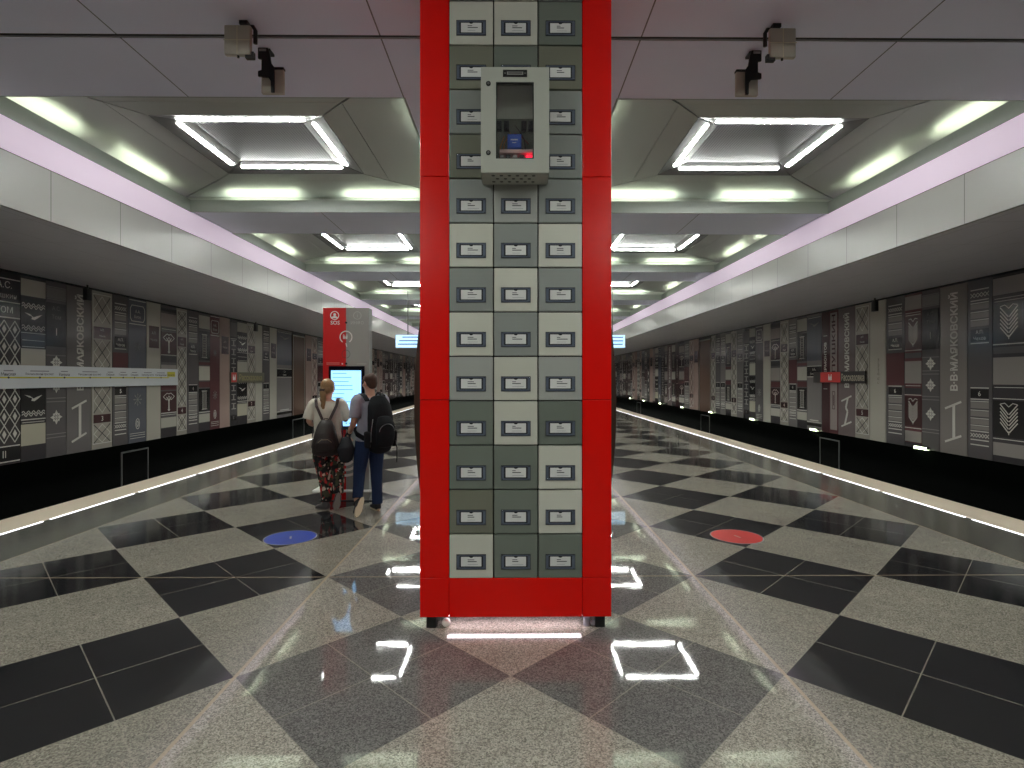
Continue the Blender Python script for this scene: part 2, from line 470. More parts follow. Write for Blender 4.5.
def card_mesh(i):
    rnd = random.Random(i * 31 + 5); m = MB()
    m.box(-.069, .069, -.0135, -.0115, -.030, .034, card_m)
    m.box(-.024, -.024 + rnd.uniform(.022, .045), -.0138, -.0135, .012, .0165, ink_m)
    m.box(-.024, -.024 + rnd.uniform(.035, .075), -.0138, -.0135, -.0005, .005, ink_m)
    if rnd.random() < .8: m.box(-.024, -.024 + rnd.uniform(.05, .08), -.0138, -.0135, -.0185, -.0165, mat('pale_ink', (140, 141, 146), .6))
    return m
hb = MB()
for (x0, x1, z0, z1) in ((-.099, .099, -.049, -.037), (-.099, .099, .040, .049), (-.099, -.079, -.037, .040), (.079, .099, -.037, .040)):
    hb.bbox(x0, x1, -.016, -.0105, z0, z1, hold_m, .002, 1, False)
hb.box(-.079, .079, -.0118, -.0105, -.037, .040, hold2)
for x in (-.0985, .0985): hb.box(x - .0015, x + .0015, -.0165, -.0105, -.0505, .0505, hold2)
for z in (-.0495, .0495): hb.box(-.1, .1, -.0165, -.0105, z - .0015, z + .0015, hold2)
for x in (-.089, .089):
    for z in (-.043, .0445): hb.ball((x, -.0163, z), (.0035, .002, .0035), mat('rivet_steel', (180, 184, 190), .25, .8), 8)
hb.flat([(.015 * math.cos(t), .040 + .013 * math.sin(t)) for t in [PI + PI * i / 10 for i in range(11)]], .0105, .0142, hold2)
holder_me = None
n = 0
for r in range(14):
    zt = ZC - .003 - r * PZ
    for c in range(3):
        xc = (c - 1) * PX; key = PAT[r][c]
        base = GREY[key]; j = random.Random(n).uniform(-4, 4); rgb = tuple(max(0, int(v + j)) for v in base)
        m = MB(); m.bbox(xc - PX / 2 + .004, xc + PX / 2 - .004, 0, .030, zt - PZ + .004, zt - .004, mat('drawer_front_%d' % n, rgb, .30), .005, 2, False)
        d = m.build('drawer', colr)
        hx, hz = xc, zt - .186
        if holder_me is None: h = hb.build('label_holder', d); holder_me = h.data
        else: h = link('label_holder', holder_me, d)
        h.location = (hx, .0105, hz)
        cd = card_mesh(n).build('card', d); cd.location = (hx, .0105, hz)
        n += 1

# grey glazed cabinet fixed to the column
cab_m = mat('cabinet_paint', (176, 178, 168), .38)
cab = empty('equipment_cabinet', 'grey metal wall cabinet with small glazed door fixed high on the red column', 'cabinet', (.026, 3.49, 3.005))
w, H, D = .2175, .675, .207
m = MB(); t = .006
m.box(-w, w, D - t, D, 0, H, cab_m); m.box(-w, -w + t, .016, D - t, 0, H, cab_m); m.box(w - t, w, .016, D - t, 0, H, cab_m)
m.box(-w, w, .016, D - t, 0, t, cab_m); m.box(-w, w, .016, D - t, H - t, H, cab_m)
m.build('body', cab)
wx0, wx1, wz0, wz1 = -.122, .120, .092, .580
m = MB()
for (x0, x1, z0, z1) in ((-w, w, 0.003, wz0), (-w, w, wz1, H), (-w, wx0, wz0, wz1), (wx1, w, wz0, wz1)): m.box(x0, x1, 0, .015, z0, z1, cab_m)
g = .007
for (x0, x1, z0, z1) in ((wx0, wx1, wz0, wz0 + g), (wx0, wx1, wz1 - g, wz1), (wx0, wx0 + g, wz0 + g, wz1 - g), (wx1 - g, wx1, wz0 + g, wz1 - g)): m.box(x0, x1, .001, .012, z0, z1, mat('gasket', (36, 38, 36), .6))
door = m.build('door', cab)
def glass_mat():
    m = mat('cabinet_glass', (220, 225, 222), .03); nt = m.node_tree
    tr = nt.nodes.new('ShaderNodeBsdfTransparent'); gl = nt.nodes.new('ShaderNodeBsdfGlossy'); mx = nt.nodes.new('ShaderNodeMixShader')
    tr.inputs[0].default_value = (.93, .94, .93, 1); gl.inputs['Roughness'].default_value = .03; mx.inputs[0].default_value = .07
    nt.links.new(tr.outputs[0], mx.inputs[1]); nt.links.new(gl.outputs[0], mx.inputs[2])
    nt.links.new(mx.outputs[0], nt.nodes['Material Output'].inputs[0]); return m
m = MB(); m.box(wx0 + g, wx1 - g, .007, .010, wz0 + g, wz1 - g, glass_mat()); m.build('glass_pane', door)
for z in (.128, .568):
    m = MB(); m.cyl((-.170, .001, z), (-.170, -.007, z), .015, mat('lock_rubber', (24, 24, 24), .4), 18); m.cyl((-.170, -.006, z), (-.170, -.010, z), .008, mat('lock_steel', (120, 122, 120), .3, .8), 14); m.build('lock', door)
m = MB(); m.box(-.077, .077, -.004, .001, .612, .656, black_m); m.box(-.052, .052, -.0046, -.004, .624, .644, mat('plate_steel', (150, 150, 146), .4, .5))
for z in (.630, .637): m.box(-.044, .044, -.005, -.0046, z, z + .003, black_m)
for x in (-.064, .064): m.ball((x, -.004, .634), (.005, .003, .005), mat('plate_steel', (150, 150, 146)), 8)
m.build('name_plate', door)
m = MB()
for i, x in enumerate([-.14 + .026 * k for k in range(11)]):
    for j in range(3):
        if (i + j) % 2: continue
        yy = .045 + .055 * j
        m.slab([(x + .012 * math.cos(q), yy + .011 * math.sin(q), -.0012) for q in [2 * PI * k / 10 for k in range(10)]], (0, 0, .001), black_m)
m.build('vent', cab)
m = MB(); m.box(-.20, .20, .185, .199, .435, .655, mat('inner_plate', (224, 226, 218), .5)); m.build('mounting_plate', cab)
m = MB(); m.box(-.20, .20, .190, .199, .02, .434, mat('inner_back', (128, 134, 122), .6)); m.build('inner_back', cab)
for x in (-.105, -.055, .06, .105):
    m = MB(); m.bbox(x - .017, x + .017,   .15, .188, .345, .405, black_m, .004); m.build('relay', cab)
m = MB(); m.bbox(-.050, .042, .09, .18, .200, .290, mat('blue_box', (40, 92, 205), .4), .005); m.box(-.028, .018, .0885, .0905, .248, .256, card_m); m.box(-.018, .008, .0885, .0905, .230, .235, card_m); m.build('blue_unit', cab)
m = MB(); m.bbox(-.10, .19, .07, .18, .158, .182, mat('pale_rail', (236, 200, 200), .4), .003); m.build('terminal_rail', cab)
for i, x in enumerate((-.085, -.045, .0, .045)):
    m = MB(); m.bbox(x - .014, x + .014,   .06, .15, .110, .142, mat('breaker%d' % (i % 2), ((180, 176, 172), (58, 56, 58))[i % 2], .5), .003); m.build('breaker', cab)
m = MB(); m.bbox(.070, .112, .056, .12, .116, .138, emat('red_pilot', (255, 40, 70), 1.6), .003); m.build('pilot_light', cab)
wm = [mat('wire_orange', (196, 128, 40), .5), mat('wire_dark', (60, 48, 40), .5), mat('wire_red', (150, 50, 40), .5)]
for i, pts in enumerate((((-.08, .13, .14), (-.07, .12, .24), (-.03, .12, .31), (-.01, .13, .27)), ((.0, .12, .36), (.03, .12, .32), (.06, .12, .27), (.075, .12, .15)), ((-.03, .13, .26), (0, .11, .30), (.04, .12, .29), (.09, .13, .24)), ((-.10, .13, .15), (-.095, .12, .22), (-.07, .13, .29)))):
    m = MB(); m.tube(pts, .004, wm[i % 3], 6); m.build('wire', cab)

# loudspeaker-like boxes hung from the ceiling
box_m = mat('beige_box', (176, 170, 156), .45); box2 = mat('beige_box_edge', (120, 116, 106), .5)
def hang_front(sx, X, lb):
    t = empty('ceiling_sensor', lb, 'ceiling sensor', (X, 4.42, ZC), 0, None)
    m = MB(); m.bbox(-.104, .104, -.05, -.01, -.280, -.045, box_m, .008)
    m.build('housing', t)
    m = MB(); m.box(-.108, .108, -.0525, -.0495, -.167, -.162, mat('pale_seam', (205, 198, 170), .5)); m.box(-.003, .003, -.0525, -.0495, -.28, -.05, mat('pale_seam', (205, 198, 170), .5)); m.build('seam', t)
    m = MB(); x = -sx * .10
    m.tube([(x * .3, 0, 0), (x * .3, 0, -.02), (x * .7, 0, -.028), (x * 1.05, 0, -.03), (x * 1.22, 0, -.06), (x * 1.22, 0, -.165)], .016, black_m, 8)
    m.box(*sorted((x * .1, x * .75)), -.04, .04, -.03, -.0005, black_m); m.build('bracket', t)
    m = MB(); m.box(*sorted((x * .62, x * 1.28)), -.048, -.012, -.306, -.2805, black_m); m.box(*sorted((x * 1.10, x * 1.28)), -.048, -.012, -.2806, -.255, black_m); m.build('clamp', t)
    m = MB(); m.cyl((0, -.03, -.279), (0, -.03, -.296), .009, black_m, 10); m.build('screw', t)
hang_front(-1, -2.175, 'pale square box hung from the ceiling over the kiosk side, crossed by two seams')
hang_front(1, 2.18, 'pale square box hung from the ceiling opposite the kiosk, crossed by two seams')
def hang_side(sx, X, lb):
    t = empty('ceiling_sensor', lb, 'ceiling sensor', (X, 4.80, ZC), 0, None)
    s = -sx
    m = MB(); m.bbox(-.095, .095, -.04, -.005, -.385, -.18, box_m, .004); m.build('housing', t)
    m = MB(); m.bbox(*sorted((s * .01, s * .098)), -.045, .0, -.179, -.160, black_m, .004); m.build('cap', t)
    m = MB(); y0 = -.06
    P = [(-.115, -.055), (-.115, -.005), (-.03, -.005), (-.015, -.05), (-.005, -.13), (.02, -.165), (.022, -.385), (-.004, -.385), (-.006, -.29), (-.03, -.255), (-.115, -.248), (-.115, -.205), (-.085, -.195), (-.085, -.10), (-.115, -.095)]
    m.slab([(s * a, y0, z) for a, z in P], (0, .018, 0), black_m)
    m.box(*sorted((s * -.115, s * -.02)), -.042, .05, -.02, -.0005, black_m)
    m.build('bracket', t)
    m = MB(); m.box(*sorted((s * -.105, s * -.045)), -.0635, -.0605, -.034, -.014, mat('bracket_label', (150, 148, 150), .4)); m.build('bracket_label', t)
hang_side(-1, -2.065, 'black-bracketed narrow box hung from the ceiling over the kiosk side')
hang_side(1, 2.06, 'black-bracketed narrow box hung from the ceiling opposite the kiosk')

# floor stickers
for x, rgb, nm, lb in ((-2.35, (36, 66, 168), 'blue', 'round blue sticker on the pale tile in front of the two people'), (2.42, (196, 38, 34), 'red', 'round red sticker on the pale floor tile opposite the people')):
    t = MB()
    t.add([(.27 * math.cos(q), .27 * math.sin(q), z) for z in (.0003, .0016) for q in [2 * PI * i / 48 for i in range(48)]],
          [tuple(range(48))[::-1], tuple(range(48, 96))] + [(i, (i + 1) % 48, (i + 1) % 48 + 48, i + 48) for i in range(48)], mat('sticker_rim', (150, 148, 150), .4))
    t.add([(.258 * math.cos(q), .258 * math.sin(q), .0022) for q in [2 * PI * i / 48 for i in range(48)]], [tuple(range(48))], mat('sticker_' + nm, rgb, .35))
    o = tag(t.build('floor_sticker', loc=(x, 5.86, 0)), lb, 'floor sticker')
    m = MB(); m.slab([(-.02, .03, .0024), (.0, .04, .0024), (.03, -.05, .0024), (.012, -.055, .0024)], (0, 0, .0006), mat('sticker_mark', (196, 186, 170), .5)); m.build('mark', o)

# ------------------------------------------------------------------ SOS kiosk
KX, KY, KZ = -2.288, 7.62, 2.672
kr = mat('kiosk_red', (212, 12, 14), .35); kg = mat('kiosk_grey', (160, 161, 156), .4); kw = mat('kiosk_white', (232, 230, 228), .5); kpale = mat('kiosk_pale', (186, 187, 184), .5)
ki = empty('information_kiosk', 'tall red and grey SOS help kiosk with lit screen', 'kiosk', (KX, KY, 0))
hw = .318
m = MB(); m.bbox(-hw, hw, .016, .18, .01, KZ, mat('kiosk_body', (128, 130, 128), .4), .006, 2, False); m.build('body', ki)
m = MB(); m.box(-hw, .0, 0, .015, .01, KZ, kr); rp = m.build('red_panel', ki)
m = MB(); m.box(.0, hw, 0, .015, .01, KZ, kg); gp = m.build('grey_panel', ki)
m = MB(); m.ring(-.157, KZ - .105, .056, .011, kw, 0, .003); m.disc(-.157, KZ - .094, .019, .021, kw, 0, .003)
m.flat([(-.157 + .042 * math.cos(q), KZ - .142 + .030 * math.sin(q)) for q in [PI * i / 12 for i in range(13)]], 0, .003, kw); m.build('help_symbol', rp)
m = MB(); m.text('SOS', -.150, KZ - .205, .055, kw, .003, bold=.015, wmax=.16); m.build('lettering', rp)
m = MB(); m.ring(.157, KZ - .105, .052, .009, kpale, 0, .003); m.text('i', .157, KZ - .105, .055, kpale, .003); m.build('information_symbol', gp)
m = MB(); m.text('ИНФО', .157, KZ - .205, .050, kpale, .003, bold=.01, wmax=.20); m.build('lettering', gp)
m = MB(); m.ring(0, KZ - .405, .082, .014, kw, 0, .003, a0=R(-55), a1=R(235)); m.text('М', -.010, KZ - .40, .062, kw, .0032, bold=.05); m.line((0, KZ - .49), (.012, KZ - .54), .012, kw, 0, .003); m.build('metro_ring', ki)
for z in (KZ - .205, KZ - .772):
    m = MB(); m.cyl((.004, 0, z), (.004, -.012, z), .014, black_m, 16); m.build('camera_eye', ki)
m = MB()
for k in range(2): m.box(-.27, -.09, -.002, 0, KZ - .785 + .018 * k, KZ - .775 + .018 * k, mat('kiosk_pink', (226, 130, 126), .5))
m.box(-.06, -.040, -.002, 0, KZ - .785, KZ - .765, kw); m.build('small_print', rp)
m = MB(); m.box(.15, .28, -.002, 0, KZ - .782, KZ - .772, kpale); m.build('small_print', gp)
m = MB(); m.ring(0, KZ - .64, .055, .008, mat('kiosk_dim_red', (150, 46, 46), .5), 0, .002, a0=R(90), a1=R(270)); m.ring(0, KZ - .64, .055, .008, mat('kiosk_dim_grey', (120, 122, 118), .5), 0, .002, a0=R(-90), a1=R(90)); m.build('speaker_ring', ki)
m = MB(); m.bbox(-.235, .26, -.02, -.0005, .985, 1.865, mat('screen_bezel', (10, 14, 26), .15), .004, 2, False); bz = m.build('screen_bezel', ki)
m = MB(); m.box(-.20, .215, -.023, -.0205, 1.035, 1.805, emat('screen_glow', (150, 205, 255), 1.25)); scn = m.build('screen', bz)
m = MB(); sd_m = emat('screen_text', (90, 140, 196), 1.0)
rnd = random.Random(3)
for k in range(11):
    z = 1.765 - k * .056; m.box(-.18, -.18 + rnd.uniform(.15, .36), -.0242, -.0232, z - .006, z + .004, sd_m)
for x in (.0, .05): m.box(x, x + .022, -.0242, -.0232, 1.065, 1.085, sd_m)
m.build('screen_text', bz)
m = MB()
for rr in (.10, .175, .25): m = MB(); m.ring(.0, .60, rr, .036, mat('kiosk_arc', (236, 226, 220), .5), 0, .003, a0=R(140 if rr > .1 else 160), a1=R(330)); m.build('speaker_arc', ki)
m = MB(); wb = mat('bumper_white', (244, 242, 238), .4)
m.bbox(-.43, .43, -.10, -.06, .135, .165, wb, .004); m.bbox(-.43, -.385, -.06, .16, .135, .165, wb, .004); m.bbox(.385, .43, -.06, .16, .135, .165, wb, .004)
m.bbox(-.43, -hw, .12, .16, .136, .164, wb, .004); m.bbox(hw, .43, .12, .16, .136, .164, wb, .004); m.build('bumper_bar', ki)
m = MB(); m.box(-.36, .40, -.03, .30, 0, .0095, mat('kiosk_plate', (52, 52, 54), .4)); m.build('base_plate', ki)

# hanging displays far along the platform
for x0, x1, lb in ((-3.78, -2.98, 'pale blue lit display hung from the ceiling beyond the kiosk'), (2.92, 3.75, 'pale blue lit display hung from the ceiling on the red sticker side')):
    xc = (x0 + x1) / 2; hw2 = (x1 - x0) / 2
    t = empty('hanging_display', lb, 'display', (xc, 18, 0))
    m = MB(); m.bbox(-hw2, hw2, -.05, .05, 2.68, 3.12, mat('display_case', (120, 124, 130), .4), .006); m.build('case', t)
    for s in (-1, 1):
        m = MB(); m.box(-hw2 + .012, hw2 - .012, *sorted((s * .0505, s * .053)), 2.695, 3.105, emat('display_glow', (188, 224, 250), .80)); sc_ = m.build('screen', t)
        m = MB()
        for z, a, q in ((3.02, .28, .92), (2.90, .15, .92), (2.79, .1, .9)):
            m.box(-hw2 + 2 * hw2 * a, -hw2 + 2 * hw2 * q, *sorted((s * .0531, s * .0545)), z, z + .035, mat('display_text', (76, 110, 160), .6))
        m.build('text_line', t)
    m = MB(); m.cyl((0, 0, 3.121), (0, 0, ZC - .0005), .018, mat('rod_steel', (110, 110, 110), .4, .6), 10); m.build('rod', t)

#@@PART3
# ------------------------------------------------------------------ the giant book spines on the track walls
BH = 3.62; BZ = .07
def bm_(rgb, rough=.16): return mat('print_%d_%d_%d' % rgb, rgb, rough)
PALE = (176, 171, 160); MID = (122, 117, 116); DIM = (92, 88, 89); DARK = (66, 63, 65); BLK = (42, 40, 41); MAR = (94, 60, 62); SLATE = (92, 94, 102); LT = (206, 202, 194); PINK = (164, 140, 132); DMAR = (68, 42, 44)
class Book:
    def __init__(s, w, base):
        s.w = w; s.b = MB(); s.o = MB(); s.t = MB(); s.n = MB()
        s.b.box(-w / 2, w / 2, -.03, 0, 0, BH, bm_(base)); s.far = False
    def X(s, u): return (u - .5) * s.w
    def Z(s, v): return BH * (1 - v)
    def band(s, v0, v1, c, u0=0.0, u1=1.0): s.b.rect(s.X(u0), s.X(u1), s.Z(v1), s.Z(v0), bm_(c)); return s
    def rule(s, v, c=LT, u0=.05, u1=.95, h=.012): s.o.rect(s.X(u0), s.X(u1), s.Z(v) - h / 2, s.Z(v) + h / 2, bm_(c), .0325, .034); return s
    def box(s, v0, v1, c, u0, u1, lines, h=.09, tc=LT):
        s.b.rect(s.X(u0), s.X(u1), s.Z(v1), s.Z(v0), bm_(c), .0325, .0335)
        for i, tx in enumerate(lines):
            z = s.Z(v0 + (v1 - v0) * (i + .5) / len(lines)); s.t.text(tx, 0, z, h, bm_(tc), .0345, wmax=(s.X(u1) - s.X(u0)) * .86)
        return s
    def num(s, v, tx, h=.12, c=LT): s.n.text(tx, 0, s.Z(v), h, bm_(c), .0352, wmax=s.w * .4); return s
    def finish(s, loc, rz, label, group):
        r = s.b.build('book_spine', None, loc, rz); tag(r, label, 'book spine', group)
        if s.o.v: s.o.build('pattern', r)
        if s.t.v: s.t.build('lettering', r)
        if s.n.v: s.n.build('volume_number', r)
        return r
def xrow(b, v, h, u0, u1, c=LT, n=None):
    w = b.X(u1) - b.X(u0); n = n or max(2, round(w / h)); z = b.Z(v)
    for i in range(n):
        x0 = b.X(u0) + w * i / n; x1 = x0 + w / n
        b.o.line((x0, z - h / 2), (x1, z + h / 2), .012, bm_(c)); b.o.line((x0, z + h / 2), (x1, z - h / 2), .012, bm_(c))
def lattice(b, v0, v1, u0, u1, c, w=.016, asp=1.0, n=1):
    h = b.Z(v0) - b.Z(v1); k = max(1, round(h / (b.w * .8)) ); asp = h / k / (b.X(u1) - b.X(u0)) * .999
    for i in range(k):
        zt = b.Z(v0) - h * (i + .5) / k; xm = (b.X(u0) + b.X(u1)) / 2; hw_ = (b.X(u1) - b.X(u0)) / 2; hh = h / k / 2
        b.o.poly([(xm, zt + hh), (xm + hw_, zt), (xm, zt - hh), (xm - hw_, zt), (xm, zt + hh)], .012, bm_((214, 210, 200)), .03, .0335)
    x0, x1 = b.X(u0), b.X(u1); W = (x1 - x0) / n; z = b.Z(v0); ze = b.Z(v1)
    while z - W * asp > ze - .02:
        for i in range(n):
            a = x0 + W * i
            b.o.line((a, z), (a + W, z - W * asp), w, bm_(c)); b.o.line((a + W, z), (a, z - W * asp), w, bm_(c))
        z -= W * asp
def wheat(b, v0, v1, c=LT):
    z1, z0 = b.Z(v0), b.Z(v1); W = b.w * .27; n = 6; H = z1 - z0; st = H / (n + 2.6); mm = bm_(c)
    for i in range(n):
        z = z0 + st * (i + .6)
        for s in (-1, 1): b.o.line((s * .008, z), (s * W, z + W * 1.05), st * .30, mm)
    b.o.line((0, z0), (0, z0 + st), .016, mm)
    for s in (-1, 1): b.o.poly([(0, z1 - st * .9), (s * W * .45, z1 + st * .1), (s * W, z1 - st * .2)], .014, mm)
def flower(b, v, r, c=LT):
    z = b.Z(v); mm = bm_(c)
    for k in range(4):
        q = k * PI / 2; d = Vector((math.cos(q), math.sin(q)))
        p = Vector((0, z)) + d * r * .52
        n = Vector((-d.y, d.x)) * r * .26
        b.o.flat([Vector((0, z)) + d * r * .18, p - n, Vector((0, z)) + d * r, p + n], .03, .034, mm)
        e = Vector((math.cos(q + PI / 4), math.sin(q + PI / 4)))
        b.o.disc(*(Vector((0, z)) + e * r * .55), r * .17, r * .17, mm, n=10); b.o.line((0, z), tuple(Vector((0, z)) + e * r * .5), .012, mm)
    b.o.disc(0, z, r * .16, r * .16, mm, n=10)
def snow(b, v, r, c=LT):
    z = b.Z(v); mm = bm_(c)
    for k in range(8):
        q = k * PI / 4; d = Vector((math.cos(q), math.sin(q))); p = Vector((0, z)) + d * r; b.o.line((0, z), tuple(p), .011, mm)
        b.o.disc(*(Vector((0, z)) + d * r * .75), r * .11, r * .11, mm, n=8)
def caduceus(b, v0, v1, c=LT):
    z1, z0 = b.Z(v0), b.Z(v1); W = b.w * .36; mm = bm_(c); H = z1 - z0; t = .018
    b.o.line((0, z0), (0, z1 - H * .3), .05, mm)
    b.o.poly([(0, z1 - H * .05), (-W * .35, z1), (-W, z1 - H * .2), (-W * .45, z1 - H * .38), (0, z1 - H * .16), (W * .45, z1 - H * .38), (W, z1 - H * .2), (W * .35, z1), (0, z1 - H * .05)], t, mm)
    b.o.poly([(-W * .45, z1 - H * .2), (0, z1 - H * .5), (W * .45, z1 - H * .2)], t, mm)
    b.o.poly([(-.05, z0 + H * .08), (0, z0), (.05, z0 + H * .08)], t, mm)
def gull(b, v, c=LT):
    z = b.Z(v); W = b.w * .36; mm = bm_(c)
    b.o.flat([(-W, z + .07), (-W * .4, z + .045), (0, z - .01), (W * .35, z + .02), (W, z + .06), (W * .45, z - .02), (W * .1, z - .06), (-W * .25, z - .05), (-W * .15, z), (-W * .5, z + .02)], .03, .034, mm)
def waves(b, v, c=LT):
    mm = bm_(c)
    for dz in (0, .05):
        pts = []
        for i in range(37):
            u = i / 36; pts.append((b.X(.04 + .92 * u), b.Z(v) + dz + .028 * math.sin(u * 2 * PI * 4.5)))
        b.o.poly(pts, .014, mm)
def ladder(b, v0, v1, c=LT):
    z1, z0 = b.Z(v0), b.Z(v1); W = b.w * .16; mm = bm_(c)
    for s in (-1, 1): b.o.line((s * W, z0), (s * W, z1), .016, mm)
    b.o.line((-W * 1.5, z1), (W * 1.5, z1), .02, mm); b.o.line((-W * 1.5, z0), (W * 1.5, z0), .02, mm); n = 9
    for i in range(n): 
        z = z0 + (z1 - z0) * (i + .5) / n; b.o.line((-W, z), (W, z), .05, bm_((120, 116, 110)))

def st_wheat(b, dk=BLK, lt=(146, 139, 135)):
    b.band(.015, .105, lt); b.rule(.125); b.rule(.14)
    b.band(.15, .36, dk); wheat(b, .165, .345); b.rule(.37, LT, 0, 1, .02); b.band(.385, .42, DIM)
    b.band(.44, .585, lt); b.rule(.60); b.band(.615, .655, DARK); b.rule(.66, LT, 0, 1, .015)
    b.band(.67, .865, dk); wheat(b, .685, .85); b.rule(.875, LT, 0, 1, .015); b.band(.895, .965, lt); b.band(.97, 1, DARK)
def st_chekhov(b, num, mid=None, lt=(136, 130, 127)):
    if mid: b.band(.38, .60, mid)
    u0, u1 = .13, .87
    for v in (.055, .115): b.rule(v, LT, u0, u1, .022)
    xrow(b, .085, .085, u0, u1)
    for v0, v1 in ((.135, .165), (.185, .215), (.23, .26)): b.band(v0, v1, lt, u0, u1); b.rule(v0 - .005, LT, u0, u1, .018)
    b.box(.275, .345, BLK, u0, u1, ['А.П.', 'Чехов'], .075); b.rule(.355, LT, u0, u1, .02)
    b.rule(.605, LT, u0, u1, .02); b.box(.612, .662, BLK, u0, u1, []); b.num(.637, num, .10); b.rule(.669, LT, u0, u1, .02)
    for v0, v1 in ((.685, .72), (.735, .765), (.78, .81), (.82, .84)): b.band(v0, v1, lt, u0, u1); b.rule(v0 - .004, LT, u0, u1, .015)
    xrow(b, .872, .075, u0, u1)
    for v in (.848, .897, .925): b.rule(v, LT, u0, u1, .022)
def st_mayak(b, num='I'):
    b.rule(.0, DARK); b.t.text('В·В·МАЯКОВСКИЙ', 0, b.Z(.335), min(.30, b.w * .36), bm_(LT), .0345, rot=PI / 2, wmax=BH * .58, bold=.03, stretch=2)
    c = bm_(LT); z1, z0 = b.Z(.705), b.Z(.915); W = b.w * .30
    b.o.line((-W, z1 - .10), (W, z1 + .06), .045, c); b.o.line((-W, z0 - .06), (W, z0 + .10), .045, c)
    if num == 'I': b.o.line((.02, z0 + .02), (.02, z1 - .02), .07, c)
    else:
        b.o.line((W * .3, z1), (-W * .1, (z0 + z1) / 2 + .1), .07, c); b.o.line((-W * .1, (z0 + z1) / 2 + .1), (W * .25, (z0 + z1) / 2), .07, c); b.o.line((W * .25, (z0 + z1) / 2), (-W * .3, z0), .07, c)
def st_flower(b, hd=True):
    for v in (.03, .10, .42, .505, .525, .665, .685, .87, .89): b.rule(v, (128, 124, 122), 0, 1, .018)
    b.band(.035, .095, MID); b.band(.12, .37, BLK); b.t.text('А.С.', 0, b.Z(.15), .09, bm_((110, 108, 106)), .0345); b.t.text('Том', 0, b.Z(.20), .09, bm_((110, 108, 106)), .0345)
    b.num(.285, 'I', .15)
    r = min(.15, b.w * .34)
    for v in (.46, .595, .775): flower(b, v, r)
def st_lattice(b, num, c=DARK):
    b.rule(.02, LT, .04, .96, .016); b.rule(.965, LT, .04, .96, .016)
    for u in (.06, .94): b.o.line((b.X(u), b.Z(.02)), (b.X(u), b.Z(.965)), .012, bm_(LT))
    lattice(b, .03, .20, .1, .9, c); lattice(b, .31, .77, .1, .9, c); lattice(b, .845, .96, .1, .9, c)
    b.box(.225, .30, DMAR, .06, .94, ['А.П.', 'Чехов'], .05); b.box(.782, .835, DMAR, .06, .94, []); b.num(.808, num, .11)
def st_caduceus(b, dk=DMAR):
    b.band(.02, .045, BLK); b.band(.06, .16, (146, 136, 133)); b.rule(.18); b.band(.20, .37, dk); caduceus(b, .215, .36); b.rule(.375, LT, 0, 1, .018); b.band(.385, .43, DARK)
    b.band(.45, .575, (150, 143, 138)); b.band(.585, .64, MAR); b.band(.65, .81, dk); caduceus(b, .665, .80); b.rule(.815, LT, 0, 1, .02); b.rule(.83, LT, 0, 1, .012); b.band(.85, .925, PALE); b.band(.93, 1, DARK)
def st_gull(b):
    b.band(.015, .105, PALE); b.band(.11, .30, BLK); waves(b, .165); gull(b, .215); waves(b, .285); b.rule(.305, LT, 0, 1); b.band(.32, .375, DARK); b.rule(.345); b.rule(.38)
    b.band(.39, .52, PALE); b.band(.53, .73, BLK); waves(b, .595); gull(b, .66); waves(b, .75); b.rule(.775, LT, 0, 1, .02); b.rule(.79); b.band(.80, .915, (176, 170, 152)); b.band(.925, 1, DARK)
def st_pushkin(b):
    b.band(0, .175, BLK); b.t.text('А.С.', 0, b.Z(.065), .13, bm_(LT), .0345); b.t.text('Пушкин', 0, b.Z(.125), .13, bm_(LT), .0345, wmax=b.w * .8)
    b.rule(.035, LT, 0, 1, .02); b.rule(.155, LT, 0, 1, .02); b.t.text('ТОМ', 0, b.Z(.195), .12, bm_(LT), .0345); b.rule(.235, LT, 0, 1, .025)
    n = 3; W = b.w / n; z = b.Z(.25); h = .33
    for k in range(8):
        zz = z - h * (k + .5)
        if zz - h / 2 < b.Z(.905): break
        for i in range(n):
            x = -b.w / 2 + W * (i + .5)
            b.o.poly([(x, zz + h / 2), (x + W / 2, zz), (x, zz - h / 2), (x - W / 2, zz), (x, zz + h / 2)], .016, bm_(LT))
            b.o.flat([(x, zz + h * .24), (x + W * .2, zz), (x, zz - h * .24), (x - W * .2, zz)], .03, .034, bm_(LT))
    b.rule(.905, LT, 0, 1, .02); b.band(.91, .985, BLK); b.num(.945, 'II', .13); b.rule(.985, LT, 0, 1, .02)
def st_blok(b):
    c = bm_(LT); x = b.w * .40; z1, z0 = b.Z(.045), b.Z(.155)
    pts = [(x * a, z) for a, z in ((-.8, z1), (.8, z1), (1, z1 - .08), (1, z0 + .08), (.8, z0), (-.8, z0), (-1, z0 + .08), (-1, z1 - .08), (-.8, z1))]
    b.o.poly(pts, .018, c); b.t.text('А.А.', 0, b.Z(.085), .08, c, .0345); b.t.text('Блок', 0, b.Z(.122), .08, c, .0345, wmax=b.w * .5)
    b.rule(.175, LT, .04, .96, .02); b.rule(.01, LT, .04, .96, .02)
    snow(b, .33, b.w * .2, (110, 110, 112)); snow(b, .70, b.w * .25, (140, 140, 138))
    z = b.Z(.87); b.o.poly([(.07 * math.cos(q), z + .13 * math.sin(q)) for q in [2 * PI * i / 16 for i in range(17)]], .015, c); b.o.poly([(.03 * math.cos(q), z + .07 * math.sin(q)) for q in [2 * PI * i / 12 for i in range(13)]], .015, c)
    for v in (.935, .95, .968): b.rule(v, LT, .08, .92)
